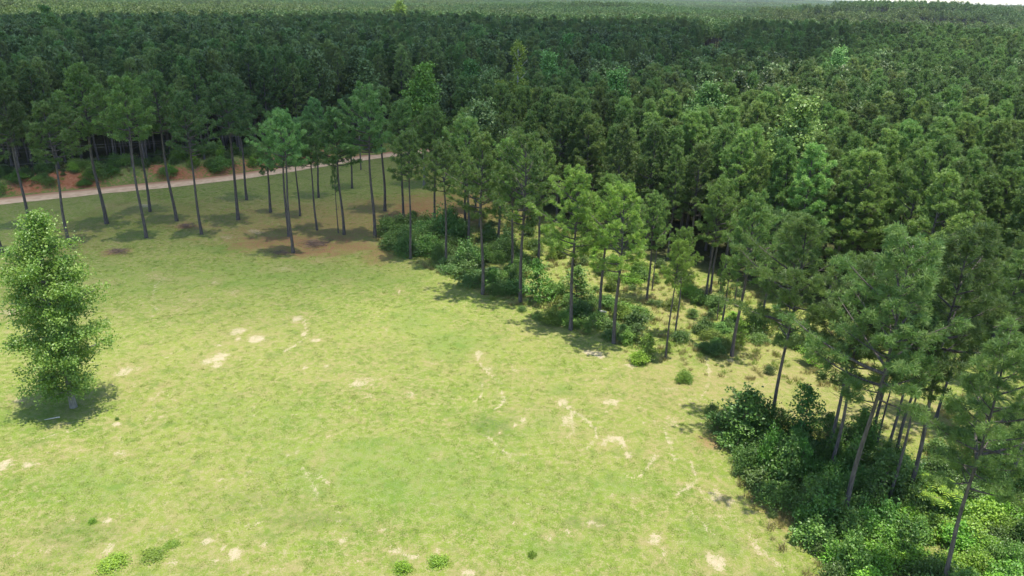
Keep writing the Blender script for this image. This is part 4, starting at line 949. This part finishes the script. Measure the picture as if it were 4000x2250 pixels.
# ------------------------------------------------------------------ sky, sun, cloud, haze
SUN_EL, SUN_AZ = R_(81.5), R_(112)   # azimuth measured from +y towards +x
w = bpy.data.worlds.new('World'); SC.world = w; w.use_nodes = True; nt = w.node_tree
bg = nt.nodes['Background']; sk = nt.nodes.new('ShaderNodeTexSky'); sk.sky_type = 'NISHITA'; sk.sun_disc = False
sk.sun_elevation = SUN_EL; sk.sun_rotation = SUN_AZ; sk.air_density = 1.0; sk.dust_density = .6; sk.altitude = 100
nt.links.new(sk.outputs[0], bg.inputs['Color']); bg.inputs['Strength'].default_value = .15
sl = bpy.data.lights.new('sun', 'SUN'); sl.energy = 3.9; sl.angle = R_(.8); sl.color = (1, .94, .83)
so = bpy.data.objects.new('sun', sl); COL.objects.link(so)
sd = Vector((math.sin(SUN_AZ)*math.cos(SUN_EL), math.cos(SUN_AZ)*math.cos(SUN_EL), math.sin(SUN_EL)))
so.rotation_euler = sd.to_track_quat('Z', 'Y').to_euler()

# the cloud whose shade lies on the far end of the clearing and on the pines
def cloud():
    ZC = 650.; off = np.array([sd.x, sd.y])/sd.z*ZC
    foot = [(-260, 74), (-60, 82), (-22, 93), (14, 134), (50, 200), (90, 260), (130, 320), (150, 360), (120, 385), (50, 392), (-60, 400), (-190, 385), (-330, 350), (-480, 200)]
    st = 10
    xs = np.arange(-760, 560, st); ys = np.arange(0, 960, st); Xc, Yc = np.meshgrid(xs, ys)
    D, S, T = seg_dist(Xc, Yc, foot+[foot[0]]); ins = in_poly(Xc, Yc, foot); sdv = np.where(ins, D, -D)
    edge = 38+.08*np.maximum(Yc-150, 0)
    t = sm(-.8, 1.0, sdv/edge)
    nz = fbm(Xc/90, Yc/90, 91, 4); t = t*(.60+.40*sm(115, 200, Yc-.35*Xc))
    th = 70*t*(.55+.9*nz)
    keep = th > 1.2
    # trim the smoothed skirt
    top = ZC+th*.8; bot = ZC-th*.2
    idc = -np.ones(Xc.shape, int); idc[keep] = np.arange(keep.sum()); nk = keep.sum()
    V = np.concatenate([np.stack([Xc[keep]+off[0], Yc[keep]+off[1], top[keep]], 1), np.stack([Xc[keep]+off[0], Yc[keep]+off[1], bot[keep]], 1)])
    q = np.stack([idc[:-1, :-1], idc[:-1, 1:], idc[1:, 1:], idc[1:, :-1]], -1).reshape(-1, 4); q = q[(q >= 0).all(1)]
    F = [q, q[:, ::-1]+nk]
    ed = {}
    for f in q:
        for a, b in zip(f, np.roll(f, -1)):
            if (b, a) in ed: del ed[(b, a)]
            else: ed[(a, b)] = 1
    F.append(np.array([(b, a, a+nk, b+nk) for a, b in ed]))
    m, nt, N, L = mat('cloud_vapour')
    vp = N('ShaderNodeVolumePrincipled'); vp.inputs['Density'].default_value = .046; vp.inputs['Color'].default_value = (.97, .98, 1, 1); vp.inputs['Anisotropy'].default_value = .6
    o_ = N('ShaderNodeOutputMaterial'); L(vp.outputs[0], o_.inputs['Volume'])
    o = bpy.data.objects.new('cloud', mesh_np('cloud', V, np.concatenate(F), [m], smooth=True)); COL.objects.link(o); o['kind'] = 'structure'
cloud()

HAZE = True
if HAZE:
    m, nt, N, L = mat('haze_air')
    vp = N('ShaderNodeVolumePrincipled'); vp.inputs['Density'].default_value = .00006; vp.inputs['Color'].default_value = (.80, .90, 1, 1); vp.inputs['Anisotropy'].default_value = .0
    o_ = N('ShaderNodeOutputMaterial'); L(vp.outputs[0], o_.inputs['Volume'])
    zb = float(gz.min())-1.5
    V, F = boxm(-9600, 9700, -3600, 10200, zb, 48)
    o = bpy.data.objects.new('haze', mesh_np('haze', V, F, [m])); COL.objects.link(o); o['kind'] = 'stuff'; o['label'] = 'thin pale air over the woods, bluer toward the horizon'; o['category'] = 'haze'

SC.view_settings.view_transform = 'Standard'; SC.view_settings.look = 'None'; SC.view_settings.gamma = 1
SC.view_settings.exposure = .96
cy = SC.cycles
cy.max_bounces = 5; cy.diffuse_bounces = 2; cy.glossy_bounces = 1; cy.transmission_bounces = 3; cy.transparent_max_bounces = 12; cy.volume_bounces = 0
cy.use_denoising = True
print('OBJECTS TOTAL', len(SC.objects))
